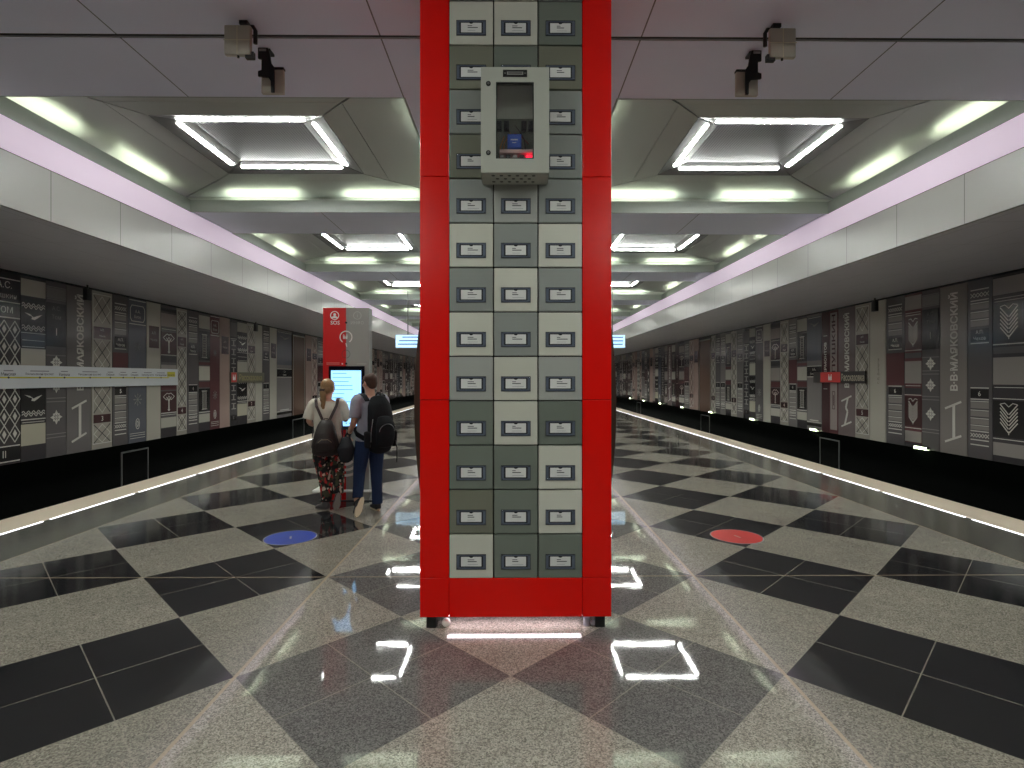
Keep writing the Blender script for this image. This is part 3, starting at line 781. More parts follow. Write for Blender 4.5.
def st_plain(b, box=True, vert=False):
    if box:
        b.band(.17, .33, DMAR, .16, .88); b.t.text('А.П.', 0, b.Z(.22), .07, bm_((150, 146, 140)), .0345, wmax=b.w * .5); b.t.text('Чехов', 0, b.Z(.27), .07, bm_((150, 146, 140)), .0345, wmax=b.w * .5)
    if vert: b.t.text('С.Д. Довлатов', b.w * .05, b.Z(.5), .085, bm_((104, 98, 94)), .0345, rot=PI / 2)
    b.o.line((b.X(.985), 0.02), (b.X(.985), BH - .02), .012, bm_((160, 156, 146)))
def st_ladder(b, dk=BLK):
    b.band(.02, .13, PALE); b.band(.15, .40, dk); ladder(b, .18, .375); b.band(.415, .44, MAR); b.band(.45, .57, PALE); b.band(.58, .63, MAR); b.band(.64, .83, dk); ladder(b, .66, .815); b.rule(.84, LT, 0, 1, .02); b.band(.855, .925, PALE); b.band(.93, 1, DARK)
def st_outline(b):
    b.band(.02, .97, (150, 138, 135), .1, .9); b.t.text('ПУШКИН', 0, b.Z(.27), min(.2, b.w * .42), bm_(DMAR), .0345, rot=PI / 2, wmax=1.7, bold=.02, stretch=2.4)
    z1, z0 = b.Z(.66), b.Z(.80); x = b.w * .14; b.o.poly([(-x, z0), (x, z0), (x, z1), (-x, z1), (-x, z0)], .018, bm_(DMAR)); b.o.line((0, z0 + .1), (0, z1 - .1), .03, bm_(DMAR))
def st_thin(b):
    b.t.text('ЛЕРМОНТОВ', 0, b.Z(.40), .13, bm_(LT), .0345, rot=PI / 2, wmax=1.5, bold=.02); b.rule(.20, LT, .25, .75); b.rule(.64, LT, .25, .75)
def st_box(b, tx=('А.А.', 'Ахматова')):
    b.band(.02, .40, SLATE); b.rule(.03); b.band(.45, .535, BLK); b.t.text(tx[0], 0, b.Z(.475), .08, bm_(LT), .0345); b.t.text(tx[1], 0, b.Z(.512), .07, bm_(LT), .0345, wmax=b.w * .7)
    b.rule(.447, LT, 0, 1, .02); b.rule(.54, LT, 0, 1, .02); gull(b, .09, (130, 128, 126)); b.rule(.93, LT, 0, 1, .018); b.rule(.915, LT, .2, .8, .03); b.band(.94, .965, BLK)
def st_chain(b):
    b.band(.03, .16, DIM); b.rule(.18)
    for k in range(8):
        v = .22 + .085 * k; z = b.Z(v); 
        for s in (-1, 1): b.o.line((-b.w * .3, z + s * .09), (b.w * .3, z + s * .09), .03, bm_((150, 146, 142)))
        b.o.line((0, z - .09), (0, z + .09), .07, bm_((150, 146, 142)))
    b.box(.90, .95, BLK, .1, .9, []); b.num(.925, '1', .1)

STY = {'wheat': (st_wheat, DARK, 'wheat ear'), 'chekhov': (st_chekhov, MID, 'thin cross-stripe'), 'mayak': (st_mayak, (130, 123, 119), 'tall upright lettering'), 'flower': (st_flower, DIM, 'cross-shaped flower'),
       'lattice': (st_lattice, (158, 152, 143), 'criss-cross lattice'), 'cad': (st_caduceus, DIM, 'winged staff'), 'gull': (st_gull, DARK, 'gull and waves'), 'pushkin': (st_pushkin, (62, 58, 58), 'diamond chain'),
       'blok': (st_blok, SLATE, 'snowflake'), 'plain': (st_plain, PALE, 'blank cover'), 'ladder': (st_ladder, DIM, 'ladder column'), 'outline': (st_outline, MAR, 'upright outlined lettering'),
       'thin': (st_thin, (68, 42, 45), 'narrow upright lettering'), 'box': (st_box, MID, 'dark title box'), 'chain': (st_chain, DARK, 'bar chain')}
CW = {(158, 152, 143): 'pale', DARK: 'dark', MID: 'grey', (130, 123, 119): 'warm grey', DIM: 'dim grey', PALE: 'pale', (62, 58, 58): 'dark', SLATE: 'slate', MAR: 'maroon', (68, 42, 45): 'dark maroon', PINK: 'pinkish'}
def place(side, y0, y1, sty, lab, group, **kw):
    fn, base, motif = STY[sty]; base = kw.pop('base', base); w = y1 - y0 - .018
    b = Book(w, base); fn(b, **kw)
    yc = (y0 + y1) / 2
    b.finish((side * (XW - .001), yc, BZ), -side * PI / 2, lab, group)
    return CW.get(base, 'grey'), motif
# bounds along the wall (metres) read outward from the camera
RB = [(9.99, 10.69, 'wheat', {}), (10.69, 11.29, 'chekhov', dict(num='6', base=DIM)), (11.29, 12.02, 'mayak', {}), (12.02, 12.55, 'flower', {}), (12.55, 13.10, 'wheat', dict(dk=DMAR, base=MAR)),
      (13.10, 13.75, 'chekhov', dict(num='6', mid=MAR, base=DIM)), (13.75, 14.38, 'plain', dict(box=False, vert=True)), (14.38, 15.0, 'lattice', dict(num='5')), (15.0, 15.78, 'mayak', dict(num='Z', base=(116, 103, 103))),
      (15.78, 16.22, 'outline', {}), (16.22, 16.62, 'thin', {}), (16.62, 17.45, 'box', {}), (17.45, 18.05, 'ladder', {}), (18.05, 18.62, 'chekhov', dict(num='4', mid=MAR)), (18.62, 19.2, 'lattice', dict(num='4')),
      (19.2, 19.9, 'cad', {}), (19.9, 20.5, 'plain', {}), (20.5, 21.15, 'blok', dict(base=DIM)), (21.15, 21.68, 'gull', {}), (21.68, 22.25, 'chain', {}), (22.25, 22.9, 'chekhov', dict(num='3')),
      (22.9, 23.5, 'lattice', dict(num='3')), (23.5, 24.1, 'ladder', {}), (24.1, 24.7, 'chekhov', dict(num='2')), (24.7, 25.3, 'chekhov', dict(num='1', base=DIM)), (25.3, 25.85, 'lattice', dict(num='2'))]
LB = [(9.98, 10.66, 'pushkin', {}), (10.66, 11.24, 'gull', {}), (11.24, 11.75, 'flower', {}), (11.75, 12.45, 'mayak', dict(base=(112, 107, 106))), (12.45, 13.10, 'lattice', dict(num='3')), (13.10, 13.64, 'chekhov', dict(num='5', mid=MAR, base=DIM)),
      (13.64, 14.32, 'blok', {}), (14.32, 14.90, 'plain', {}), (14.90, 15.60, 'cad', {}), (15.60, 16.10, 'lattice', dict(num='4')), (16.10, 16.70, 'chekhov', dict(num='4', base=DIM)), (16.70, 17.32, 'ladder', {}),
      (17.32, 17.90, 'blok', dict(base=MAR)), (17.90, 18.55, 'plain', dict(base=PINK)), (18.55, 19.03, 'chain', {}), (19.03, 19.75, 'gull', {}), (19.75, 20.4, 'lattice', dict(num='2')), (20.4, 20.95, 'plain', dict(box=False)),
      (20.95, 21.6, 'chekhov', dict(num='1', base=DIM)), (21.6, 22.25, 'plain', {}), (22.25, 23.75, 'box', dict(tx=('С.А.', 'Есенин')))]
SEQ = ['plain', 'lattice', 'chekhov', 'cad', 'thin', 'ladder', 'mayak', 'wheat', 'chain', 'blok', 'gull', 'outline', 'plain', 'flower', 'chekhov', 'box', 'lattice', 'pushkin']
EXTRA = {'chekhov': dict(num='3', mid=MAR), 'lattice': dict(num='2', base=PINK), 'mayak': dict(base=(116, 103, 103)), 'wheat': dict(dk=DMAR, base=MAR), 'plain': dict(base=PINK)}  # maroon and pink on far spines paint in the reddish glow down the hall
def far_books(y):
    out = []; k = 0; rnd = random.Random(int(y * 10))
    while y < 55:
        w = rnd.uniform(.6, .95); s = SEQ[k % len(SEQ)]; out.append((y, y + w, s, dict(EXTRA.get(s, {})))); y += w; k += 1
    return out
panel_m = mat('brown_panel', (104, 80, 68), .22); rim_m = mat('panel_rim', (150, 142, 132), .3, .4)
for side, lst, pan, wall in ((-1, LB, (23.85, 25.25), 'the wall with the white line map'), (1, RB, (25.9, 27.5), 'the wall with small base lamps')):
    full = lst + far_books(pan[1] + .1)
    for i, (y0, y1, sty, opts) in enumerate(full):
        opts = dict(opts); base = opts.get('base', STY[sty][1])
        col_ = CW.get(base, 'grey')
        lab = '%s giant book spine with %s motif, %s from the near end of %s' % (col_, STY[sty][2], nth(i), wall)
        lab = ' '.join(lab.split())
        if len(lab.split()) > 16: lab = '%s book spine with %s, %s from near end of %s' % (col_, STY[sty][2], nth(i), wall)
        if len(lab.split()) > 16: lab = '%s book spine, %s from near end of %s' % (col_, nth(i), wall)
        place(side, y0, y1, sty, lab, 'giant book spines on ' + wall, **opts)
    m = MB(); yc = sum(pan) / 2; hw_ = (pan[1] - pan[0]) / 2 - .02
    m.box(-hw_, hw_, -.03, 0, -.0, BH - .1, panel_m); p = tag(m.build('wall_panel', None, (side * (XW - .001), yc, BZ), -side * PI / 2), 'plain brown full-height panel between book spines on ' + wall, 'wall panel')
    m = MB(); m.rect(-hw_, -hw_ + .05, 0, BH - .1, rim_m, .03, .035); m.rect(hw_ - .05, hw_, 0, BH - .1, rim_m, .03, .035); m.rect(-hw_ + .05, hw_ - .05, BH - .16, BH - .1, rim_m, .03, .035); m.build('rim', p)

# service hatches framed in the black wall base
def hatch(side, y0, y1, z1, lb):
    m = MB(); hw_ = (y1 - y0) / 2; t = .035; fm = mat('hatch_frame', (120, 120, 118), .35, .5); z0 = TB + .05 - BZ; z1 -= BZ
    m.rect(-hw_ + t, hw_ - t, z0, z1 - t, mat('hatch_leaf', (10, 11, 10), .2), .0, .012)
    o = tag(m.build('service_hatch', None, (side * (XW - .001), (y0 + y1) / 2, BZ), -side * PI / 2), lb, 'hatch')
    f_ = MB(); f_.rect(-hw_, -hw_ + t, z0, z1, fm, 0, .02); f_.rect(hw_ - t, hw_, z0, z1, fm, 0, .02); f_.rect(-hw_ + t, hw_ - t, z1 - t, z1, fm, 0, .02); f_.build('hatch_frame', o)
hatch(-1, 13.42, 14.42, -.11, 'metal-framed black hatch low in the wall below the white line map')
hatch(-1, 23.9, 25.2, -.11, 'metal-framed black hatch under the brown panel on the line map wall')
hatch(1, 15.75, 16.75, -.11, 'metal-framed black hatch low in the wall below the red station sign')
hatch(1, 26.1, 27.3, -.11, 'metal-framed black hatch under the brown panel on the lamp wall')
hatch(1, 40, 41.2, -.11, 'tiny far framed hatch in the lamp wall, near the end of the hall')

# small lamps along the base of one wall
lampm = emat('base_lamp', (236, 255, 206), 9)
for i, y in enumerate((12.5, 16.95, 21.3, 25.75, 30.1, 34.5, 38.8, 43.2)):
    t = empty('track_lamp', 'small white lamp over the black wall base, %s from the camera end' % nth(i), 'lamp', (9.40, y, .10), 0, 'small lamps along the base of the track wall')
    m = MB(); m.bbox(.0, .06, -.20, .20, -.03, .03, black_m, .006); m.build('housing', t)
    m = MB(); m.bbox(-.016, -.0005, -.185, .185, -.022, .022, lampm, .004); m.build('diffuser', t)
    m = MB(); m.box(-.02, .06, -.19, .19, -.034, -.031, lampm); m.build('lower_diffuser', t)

# white line map
lm = MB(); L0, L1 = 8.6, 15.5; zc0, zc1 = 1.50, 1.945
brd = empty('line_map', 'long white metro line map board with yellow line on the wall', 'sign', (-9.40, 0, 0), PI / 2)
m = MB(); m.bbox(L0, L1, -.03, .03, zc0, zc1, mat('line_map_board', (206, 208, 212), .3), .006, 2, False); m.build('board', brd)
m = MB()
for x in (9.5, 11.5, 13.5, 15.0): m.box(x, x + .06, .031, .066, zc0 + .1, zc1 - .1, black_m)
m.build('wall_bracket', brd)
m = MB(); ym = mat('line_yellow', (196, 186, 30), .4); m.box(L0, 15.10, -.033, -.0305, 1.695, 1.722, ym); m.build('yellow_line', brd)
ST = [('Минская', 9.55), ('Ломоносовский проспект', 11.03 - .55), ('Раменки', 11.35), ('Мичуринский проспект', 12.17), ('Озёрная', 12.98), ('Говорово', 13.45), ('Солнцево', 13.88), ('Боровское шоссе', 14.38), ('Новопеределкино', 14.88)]
ST = [('Минская', 10.30), ('Ломоносовский проспект', 10.98), ('Раменки', 11.58), ('Мичуринский проспект', 12.28), ('Озёрная', 12.90), ('Говорово', 13.32), ('Солнцево', 13.72), ('Боровское шоссе', 14.22), ('Новопеределкино', 14.75)]
WID = [.30, .66, .27, .66, .26, .28, .28, .46, .48]
inkm = mat('map_ink', (52, 48, 56), .5); ink2 = mat('map_ink_pale', (120, 116, 124), .5)
m = MB(); m2 = MB(); m3 = MB()
for (tx, x), wd in zip(ST, WID):
    m.text(tx, x, 1.775, .062, inkm, .0315, wmax=wd, bold=.012)
    m2.box(x - wd * .33, x + wd * .33, -.0318, -.0305, 1.828, 1.846, ink2)
    m3.cyl((x, -.0305, 1.709), (x, -.036, 1.709), .020, mat('map_dot', (60, 58, 30), .5), 12)
m.build('lettering', brd); m2.build('small_lettering', brd); m3.build('station_dot', brd)
m = MB(); m.box(15.02, 15.36, -.034, -.0305, 1.735, 1.87, ym); m.build('yellow_box', brd)
m = MB(); m.text('Рассказовка', 15.19, 1.785, .05, inkm, .0350, wmax=.30, bold=.012); m.build('current_station', brd)

# station name signs
def name_sign(side, y0, y1, zc, h, lb, red_u, rw, dim):
    t = empty('station_sign', lb, 'sign', (side * 9.41, (y0 + y1) / 2, zc), -side * PI / 2)
    W = y1 - y0
    m = MB(); m.bbox(-W / 2, W / 2, -.015, .02, -h / 2, h / 2, mat('sign_plate_%d' % dim, (44, 38, 36) if dim == 1 else (92, 88, 70), .3, .3), .003, 1, False)
    m.build('plate', t)
    m = MB(); x0 = -W / 2 + red_u * W; m.box(x0, x0 + rw * W, -.02, -.0155, -h / 2 + .02, h / 2 - .015, mat('sign_red', (200, 22, 16), .35)); m.build('red_field', t)
    m = MB(); m.text('М', x0 + rw * W / 2, 0, h * .52, kw, .0215, bold=.04); m.build('metro_letter', t)
    m = MB(); m.text('Рассказовка', (x0 + rw * W + W / 2) / 2, 0, h * .62, mat('sign_letter_%d' % dim, (176, 168, 150) if dim == 1 else (150, 140, 96), .35, .5), .0165, wmax=(W / 2 - x0 - rw * W) * .92, bold=.02); m.build('lettering', t)
    m = MB()
    for x in (-W * .35, W * .35): m.box(x - .03, x + .03, .0205, .058, -.05, .05, black_m)
    m.build('wall_bracket', t)
name_sign(1, 14.45, 16.95, 1.72, .33, 'red and dark station name sign on the lamp wall', .16, .40, 1)
name_sign(-1, 18.45, 20.95, 1.72, .36, 'dim station name sign with small red field, farther along the line map wall', .02, .14, 2)
# small black fixtures hung under the soffit by the walls
for x, y, lb in ((-9.25, 12.05, 'small black fixture hung under the soffit above the line map'), (-9.25, 19.95, 'small black fixture hung under the soffit above the dim station sign'), (9.25, 13.85, 'small black fixture hung under the soffit of the lamp wall')):
    t = empty('hanging_fixture', lb, 'fixture', (x, y, 3.733))
    m = MB(); m.bbox(-.05, .05, -.07, .07, -.34, -.08, black_m, .01); m.build('housing', t)
    m = MB(); m.cyl((0, 0, 0), (0, 0, -.081), .018, black_m, 10); m.build('stem', t)

#@@PART4
# ------------------------------------------------------------------ people
class Blob:
    """closed volumes fused into one continuous surface"""
    def __init__(s): s.mb = MB(); s.m = mat('tmp', (128, 128, 128))
    def chain(s, pts, radii, n=14, sec=None, caps=True):
        """limb through joints; radii scalar or (a,b); sec = direction of the a-axis; rounded ends"""
        P = [Vector(p) for p in pts]; rr = [r if isinstance(r, tuple) else (r, r) for r in radii]
        Q = []; S = []
        for i in range(len(P) - 1):
            for k in range(4):
                t = k / 4; Q.append(P[i].lerp(P[i + 1], t)); S.append(tuple(rr[i][j] * (1 - t) + rr[i + 1][j] * t for j in (0, 1)))
        Q.append(P[-1]); S.append(rr[-1])
        # soften the joints
        for _ in range(2):
            Q2 = [Q[0]] + [(Q[i - 1] + Q[i] * 2 + Q[i + 1]) / 4 for i in range(1, len(Q) - 1)] + [Q[-1]]; Q = Q2
        if caps:
            d0 = (Q[0] - Q[1]).normalized(); d1 = (Q[-1] - Q[-2]).normalized()
            A = [(Q[0] + d0 * min(S[0]) * .8 * math.sin(a), tuple(v * math.cos(a) for v in S[0])) for a in (1.3, .9, .45)]
            B = [(Q[-1] + d1 * min(S[-1]) * .8 * math.sin(a), tuple(v * math.cos(a) for v in S[-1])) for a in (.45, .9, 1.3)]
            Q = [a[0] for a in A] + Q + [b[0] for b in B]; S = [a[1] for a in A] + S + [b[1] for b in B]
        vs = []; prev = Vector(sec) if sec else None; k = len(Q)
        for i, p in enumerate(Q):
            t = (Q[min(i + 1, k - 1)] - Q[max(i - 1, 0)]).normalized()
            a = t.orthogonal() if prev is None else prev - t * prev.dot(t)
            a.normalize(); b = t.cross(a)
            if not sec: prev = a
            for j in range(n):
                q = 2 * PI * j / n; vs.append(p + a * math.cos(q) * S[i][0] + b * math.sin(q) * S[i][1])
        fs = [(i * n + j, i * n + (j + 1) % n, (i + 1) * n + (j + 1) % n, (i + 1) * n + j) for i in range(k - 1) for j in range(n)]
        fs += [tuple(range(n))[::-1], tuple(range((k - 1) * n, k * n))]
        s.mb.add(vs, fs, s.m); return s
    def ball(s, c, r, M=None): s.mb.ball(c, r, s.m, 20, M); return s
    def done(s, name, m, parent, voxel=.006, smooth=2):
        me = bpy.data.meshes.new('tmp'); me.from_pydata(s.mb.v, [], s.mb.f)
        bm = bmesh.new(); bm.from_mesh(me); bmesh.ops.recalc_face_normals(bm, faces=bm.faces[:]); bm.to_mesh(me); bm.free()
        o = bpy.data.objects.new('tmp', me); COL.objects.link(o)
        r = o.modifiers.new('r', 'REMESH'); r.mode = 'VOXEL'; r.voxel_size = voxel; r.use_smooth_shade = True
        if smooth:
            q = o.modifiers.new('s', 'SMOOTH'); q.iterations = smooth; q.factor = .5
        dg = bpy.context.evaluated_depsgraph_get()
        out = bpy.data.meshes.new_from_object(o.evaluated_get(dg)); out.name = name
        bpy.data.objects.remove(o); bpy.data.meshes.remove(me)
        out.materials.clear(); out.materials.append(m)
        for p in out.polygons: p.use_smooth = True
        return link(name, out, parent)

def hand(B, wrist, d, nrm, thumb, curl, L=.18):
    """palm along d, facing nrm, thumb on side `thumb`; curl in radians per knuckle (list of 4 fingers)"""
    w = Vector(wrist); d = Vector(d).normalized(); n = Vector(nrm); n = (n - d * n.dot(d)).normalized(); th = d.cross(n).normalized()
    if th.dot(Vector(thumb)) < 0: th = -th
    k = w + d * L * .50
    B.chain([w - d * .02, w + d * L * .15, k], [(.026, .019), (.034, .016), (.041, .013)], 12, sec=th)
    for i, (u, ln) in enumerate(((.031, .40), (.0105, .45), (-.0105, .42), (-.030, .33))):
        p = k + th * u - d * .008; dd = (d + th * u * 2.2).normalized(); c = curl[i]; pts = [p]
        for j, seg in enumerate((.46, .30, .24)):
            a = c * (.8, 1.1, .8)[j]
            dd = (dd * math.cos(a) + n * math.sin(a)).normalized(); pts.append(pts[-1] + dd * L * ln * seg * 1.15)
        B.chain(pts, [.0092, .0088, .0080, .0068], 8)
    p = w + d * L * .14 + th * .026; dd = (d * .75 + th * .75 + n * .25).normalized()
    q = p + dd * .040; dd2 = (d * .95 + th * .25 + n * .35).normalized(); r = q + dd2 * .032; t = r + (d * .9 + n * .5).normalized() * .026
    B.chain([p, q, r, t], [.013, .0115, .0102, .0082], 8)

def head(B, c, yaw, pitch=0.0, s=1.0):
    """skull, jaw, nose, ears, lips; returns local->world matrix of the head"""
    M = Matrix.Translation(Vector(c)) @ Matrix.Rotation(yaw, 4, 'Z') @ Matrix.Rotation(pitch, 4, 'X') @ Matrix.Scale(s, 4)
    M3 = M.to_3x3().normalized()
    def bl(p, r): B.ball(M @ Vector(p), tuple(v * s for v in r), M3)
    bl((0, -.012, .022), (.074, .094, .090)); bl((0, .030, -.035), (.060, .062, .075)); bl((0, .052, -.082), (.036, .032, .028))
    B.chain([M @ Vector(p) for p in ((0, .088, .012), (0, .104, -.022), (0, .112, -.036))], [.009, .011, .013], 8)
    for sx in (-1, 1):
        bl((sx * .014, .098, -.038), (.009, .010, .008)); bl((sx * .030, .080, .026), (.022, .012, .010)); bl((sx * .038, .066, -.02), (.024, .022, .026))
        bl((sx * .077, -.008, -.008), (.012, .020, .032))
    bl((0, .091, -.060), (.022, .010, .006)); bl((0, .089, -.071), (.019, .010, .006))
    return M

def foot_axes(heel, toe, up):
    h = Vector(heel); t = Vector(toe); d = t - h; L = d.length; d.normalize(); u = Vector(up); u = (u - d * u.dot(d)).normalized()
    return h, d, u, d.cross(u), L
def foot(B, heel, toe, up, knee, k=1.0):
    """bare foot filling a shoe laid from heel to toe, and the shin up to the knee"""
    h, d, u, s, L = foot_axes(heel, toe, up); a = h + d * .075 + u * .115
    B.chain([h + d * .05 + u * .055, h + d * L * .45 + u * .050, h + d * (L - .07) + u * .038], [(.026, .026), (.031, .022), (.026, .014)], 10, sec=tuple(s))
    B.chain([Vector(knee), Vector(knee).lerp(a, .45), a, h + d * .062 + u * .055], [.055 * k, .050 * k, .032 * k, .028 * k])
def face_details(M, parent, s=1.0, iris=(70, 60, 50)):
    m = MB(); M3 = M.to_3x3().normalized(); wm_ = mat('eye_white', (216, 212, 206), .25); im = mat('iris_%d' % iris[0], iris, .2)
    for sx in (-1, 1):
        m.ball(M @ Vector((sx * .030, .0775, .004)), .0100 * s, wm_, 12); m.ball(M @ Vector((sx * .030, .0835, .004)), .0058 * s, im, 10)
    m.build('eyes', parent)
    m = MB(); lm_ = mat('lips', (168, 104, 92), .4)
    m.ball(M @ Vector((0, .0965, -.0655)), (.019 * s, .006 * s, .006 * s), lm_, 12, M3); m.build('lips', parent)
    m = MB(); bm2 = mat('brow_hair', (70, 52, 38), .7)
    for sx in (-1, 1): m.tube([M @ Vector(p) for p in ((sx * .014, .086, .029), (sx * .030, .086, .034), (sx * .047, .074, .030))], .0042, bm2, 6)
    m.build('eyebrows', parent)

skin_m = mat('skin', (206, 160, 136), .5)
def cloth(name, rgb, rough=.85, dark=.8):
    m = mat(name, rgb, rough, 0, .2); N = NT(m); co = N.coord()
    nz = N.noise(co, 14, 3); N.link(N.scale_rgb(N.mix(0.0, lin(rgb), lin(rgb)), N.math('ADD', N.math('MULTIPLY', nz, .3), .85)), N.b.inputs['Base Color'])
    b = N.n.new('ShaderNodeBump'); b.inputs['Strength'].default_value = .35; b.inputs['Distance'].default_value = .02
    N.link(N.noise(co, 9, 3), b.inputs['Height']); N.link(b.outputs[0], N.b.inputs['Normal']); return m
def hair_mat(name, rgb):
    m = mat(name, rgb, .5, 0, .3); N = NT(m); co = N.coord(); mp = N.n.new('ShaderNodeMapping'); mp.inputs['Scale'].default_value = (60, 60, 9); N.link(co, mp.inputs[0])
    nz = N.noise(mp.outputs[0], 3, 3); N.link(N.scale_rgb(N.mix(0.0, lin(rgb), lin(rgb)), N.math('ADD', N.math('MULTIPLY', nz, .9), .5)), N.b.inputs['Base Color']); return m
def camo():
    m = mat('patterned_trousers', (60, 56, 50), .85); N = NT(m); co = N.coord()
    d = N.n.new('ShaderNodeMix'); d.data_type = 'VECTOR'; 
    def patch(seed, scale, thr):
        mp = N.n.new('ShaderNodeMapping'); mp.inputs['Location'].default_value = (seed, seed * 2, seed * 3); mp.inputs['Scale'].default_value = (1, 1, .75); N.link(co, mp.inputs[0])
        return N.math('GREATER_THAN', N.noise(mp.outputs[0], scale, 1.0, .4), thr)
    col = N.mix(patch(1, 18, .52), lin((26, 25, 25)), lin((66, 66, 48)))
    col = N.mix(patch(4, 17, .58), col, lin((176, 46, 46)))
    col = N.mix(patch(7, 22, .62), col, lin((202, 186, 170)))
    col = N.mix(patch(12, 20, .60), col, lin((24, 23, 24)))
    N.link(col, N.b.inputs['Base Color']); return m

def W(px, pz, y):     # point on the sight line of the photo's pixel at depth y, rounded to centimetres of the place
    return Vector(((px - 511) / 548 * y, y, 1.7 + (378 - pz) / 548 * y))

# ---- man in grey T-shirt, turned to the kiosk
MX, MY, MYAW = -1.80, 7.02, R(40)
man = empty('person', 'person in grey T-shirt and blue jeans wearing a big black backpack', 'person', (MX, MY, 0), MYAW, 'two people at the kiosk')
# local frame: +y forward, +x right
hipL, hipR = (-.095, .0, .90), (.095, .0, .90)
kneeR, ankR = (.10, .03, .49), (.095, -.01, .10)
kneeL, ankL = (-.125, .05, .50), (-.20, -.06, .15)
SHL = ((-.155, -.135, .225), (-.285, -.22, .012), (.30, .72, .45)); SHR = ((.085, -.085, .001), (.115, .20, .001), (0, 0, 1))
shL, shR = (-.185, -.01, 1.43), (.185, -.01, 1.43)
elL, wrL = (-.225, -.03, 1.155), (-.20, .175, 1.00)
elR, wrR = (.235, .05, 1.16), (.12, .30, 1.17)
B = Blob()
B.chain([(0, 0, .90), (0, .005, 1.05), (0, .0, 1.22), (0, -.01, 1.36), (0, -.012, 1.43)], [(.155, .105), (.142, .10), (.16, .105), (.175, .10), (.12, .075)], 20, sec=(1, 0, 0))
B.chain([(0, -.015, 1.40), (0, -.005, 1.50), (0, .01, 1.57)], [.068, .058, .056])
for h_, k_, S_ in ((hipL, kneeL, SHL), (hipR, kneeR, SHR)): B.chain([h_, k_], [.085, .057]); foot(B, *S_, k_)
for s_, e_, w_ in ((shL, elL, wrL), (shR, elR, wrR)): B.chain([s_, e_, w_], [.056, .042, .029])
hand(B, wrL, Vector(wrL) - Vector(elL) + Vector((0, 0, -.12)), (.9, 0, -.2), (0, .5, 1), (.75, .8, .85, .9))
hand(B, wrR, (-.2, .6, .5), (-.6, .3, -.2), (0, 0, 1), (.25, .3, .4, .5))
# right foot flat, left foot resting on its toe
HM = head(B, (0, .015, 1.635), R(8), R(-6))
body = B.done('body', skin_m, man, .0045, 1)
face_details(HM, man)
H = Blob(); M3 = HM.to_3x3()
H.ball(HM @ Vector((0, -.022, .040)), (.083, .098, .090), M3); H.ball(HM @ Vector((0, .040, .074)), (.064, .050, .034), M3); H.ball(HM @ Vector((0, -.050, .000)), (.076, .066, .066), M3); H.ball(HM @ Vector((0, -.060, -.035)), (.062, .045, .045), M3)
for sx in (-1, 1): H.ball(HM @ Vector((sx * .066, .018, .028)), (.015, .035, .036), M3)
H.done('hair', hair_mat('brown_hair', (74, 52, 42)), man, .006, 6)
T = Blob()
T.chain([(0, .01, .86), (0, .01, .95), (0, .008, 1.10), (0, .0, 1.25), (0, -.01, 1.37), (0, -.012, 1.455)], [(.185, .135), (.178, .128), (.165, .122), (.185, .125), (.20, .115), (.095, .072)], 22, sec=(1, 0, 0), caps=False)
for s_, e_, k in ((shL, elL, .84), (shR, elR, .84)):
    p = Vector(s_); q = p.lerp(Vector(e_), k); T.chain([(p.x * .6, p.y, p.z - .005), p, q], [.078, .078, .072], caps=False)
T.done('t_shirt', cloth('grey_cotton', (160, 162, 174)), man, .007, 2)
J = Blob()
J.chain([(0, .0, .80), (0, .0, .88), (0, 0, 1.0)], [(.165, .13), (.172, .128), (.160, .115)], 20, sec=(1, 0, 0), caps=False)
J.chain([(-.09, 0, .90), (-.11, .02, .70), kneeL, (-.160, -.005, .33), (-.190, -.045, .20)], [.105, .096, .077, .068, .066], caps=False)
J.chain([(.09, 0, .90), (.095, .02, .70), kneeR, (.095, .005, .28), (.094, -.012, .085)], [.105, .096, .077, .068, .068], caps=False)
J.done('jeans', cloth('blue_denim', (36, 50, 80)), man, .007, 2)
shoe_m = mat('black_shoe', (30, 30, 34), .6); sole_m = mat('cream_sole', (206, 192, 164), .7)
def shoe(name, parent, heel, toe, up, side_w=.047, um=shoe_m, sm=sole_m, hgt=.085):
    """upper and sole from heel point to toe point on the sole plane; up = sole's normal"""
    h = Vector(heel); t = Vector(toe); d = (t - h); L = d.length; d.normalize(); u = Vector(up); u = (u - d * u.dot(d)).normalized(); s = d.cross(u)
    U = Blob()
    U.chain([h + d * .045 + u * .05, h + d * L * .35 + u * .050, h + d * L * .65 + u * .036, h + d * (L - .05) + u * .030], [(.042, .050), (.046, .050), (.050, .036), (.045, .026)], 14, sec=tuple(s))
    U.chain([h + d * .06 + u * .05, h + d * .075 + u * (hgt + .02)], [.044, .047], 12)
    o = U.done(name, um, parent, .005, 1)
    prof = []
    for i in range(32):
        q = 2 * PI * i / 32; a = math.cos(q); w_ = side_w * (1.0 if a > 0 else .82) * (1 - .12 * math.exp(-((a + .1) / .3) ** 2))
        prof.append(h + d * (L / 2 + a * L / 2) + s * math.sin(q) * w_)
    mb = MB(); mb.slab(prof, u * .026, sm); mb.build('sole', o)
    mb = MB()
    for k in range(4): c_ = h + d * (L * (.42 + .09 * k)) + u * (.094 - .012 * k); mb.cyl(c_ - s * .022, c_ + s * .022, .0035, mat('lace', (190, 186, 180), .8), 6)
    mb.build('laces', o)
    return o
shoe('shoe', man, *SHR)
shoe('shoe', man, *SHL)
m = MB(); m.cyl(Vector(wrL) + Vector((0, -.012, .01)), Vector(wrL) + Vector((0, .012, -.01)), .034, black_m, 16); m.build('wristband', man)

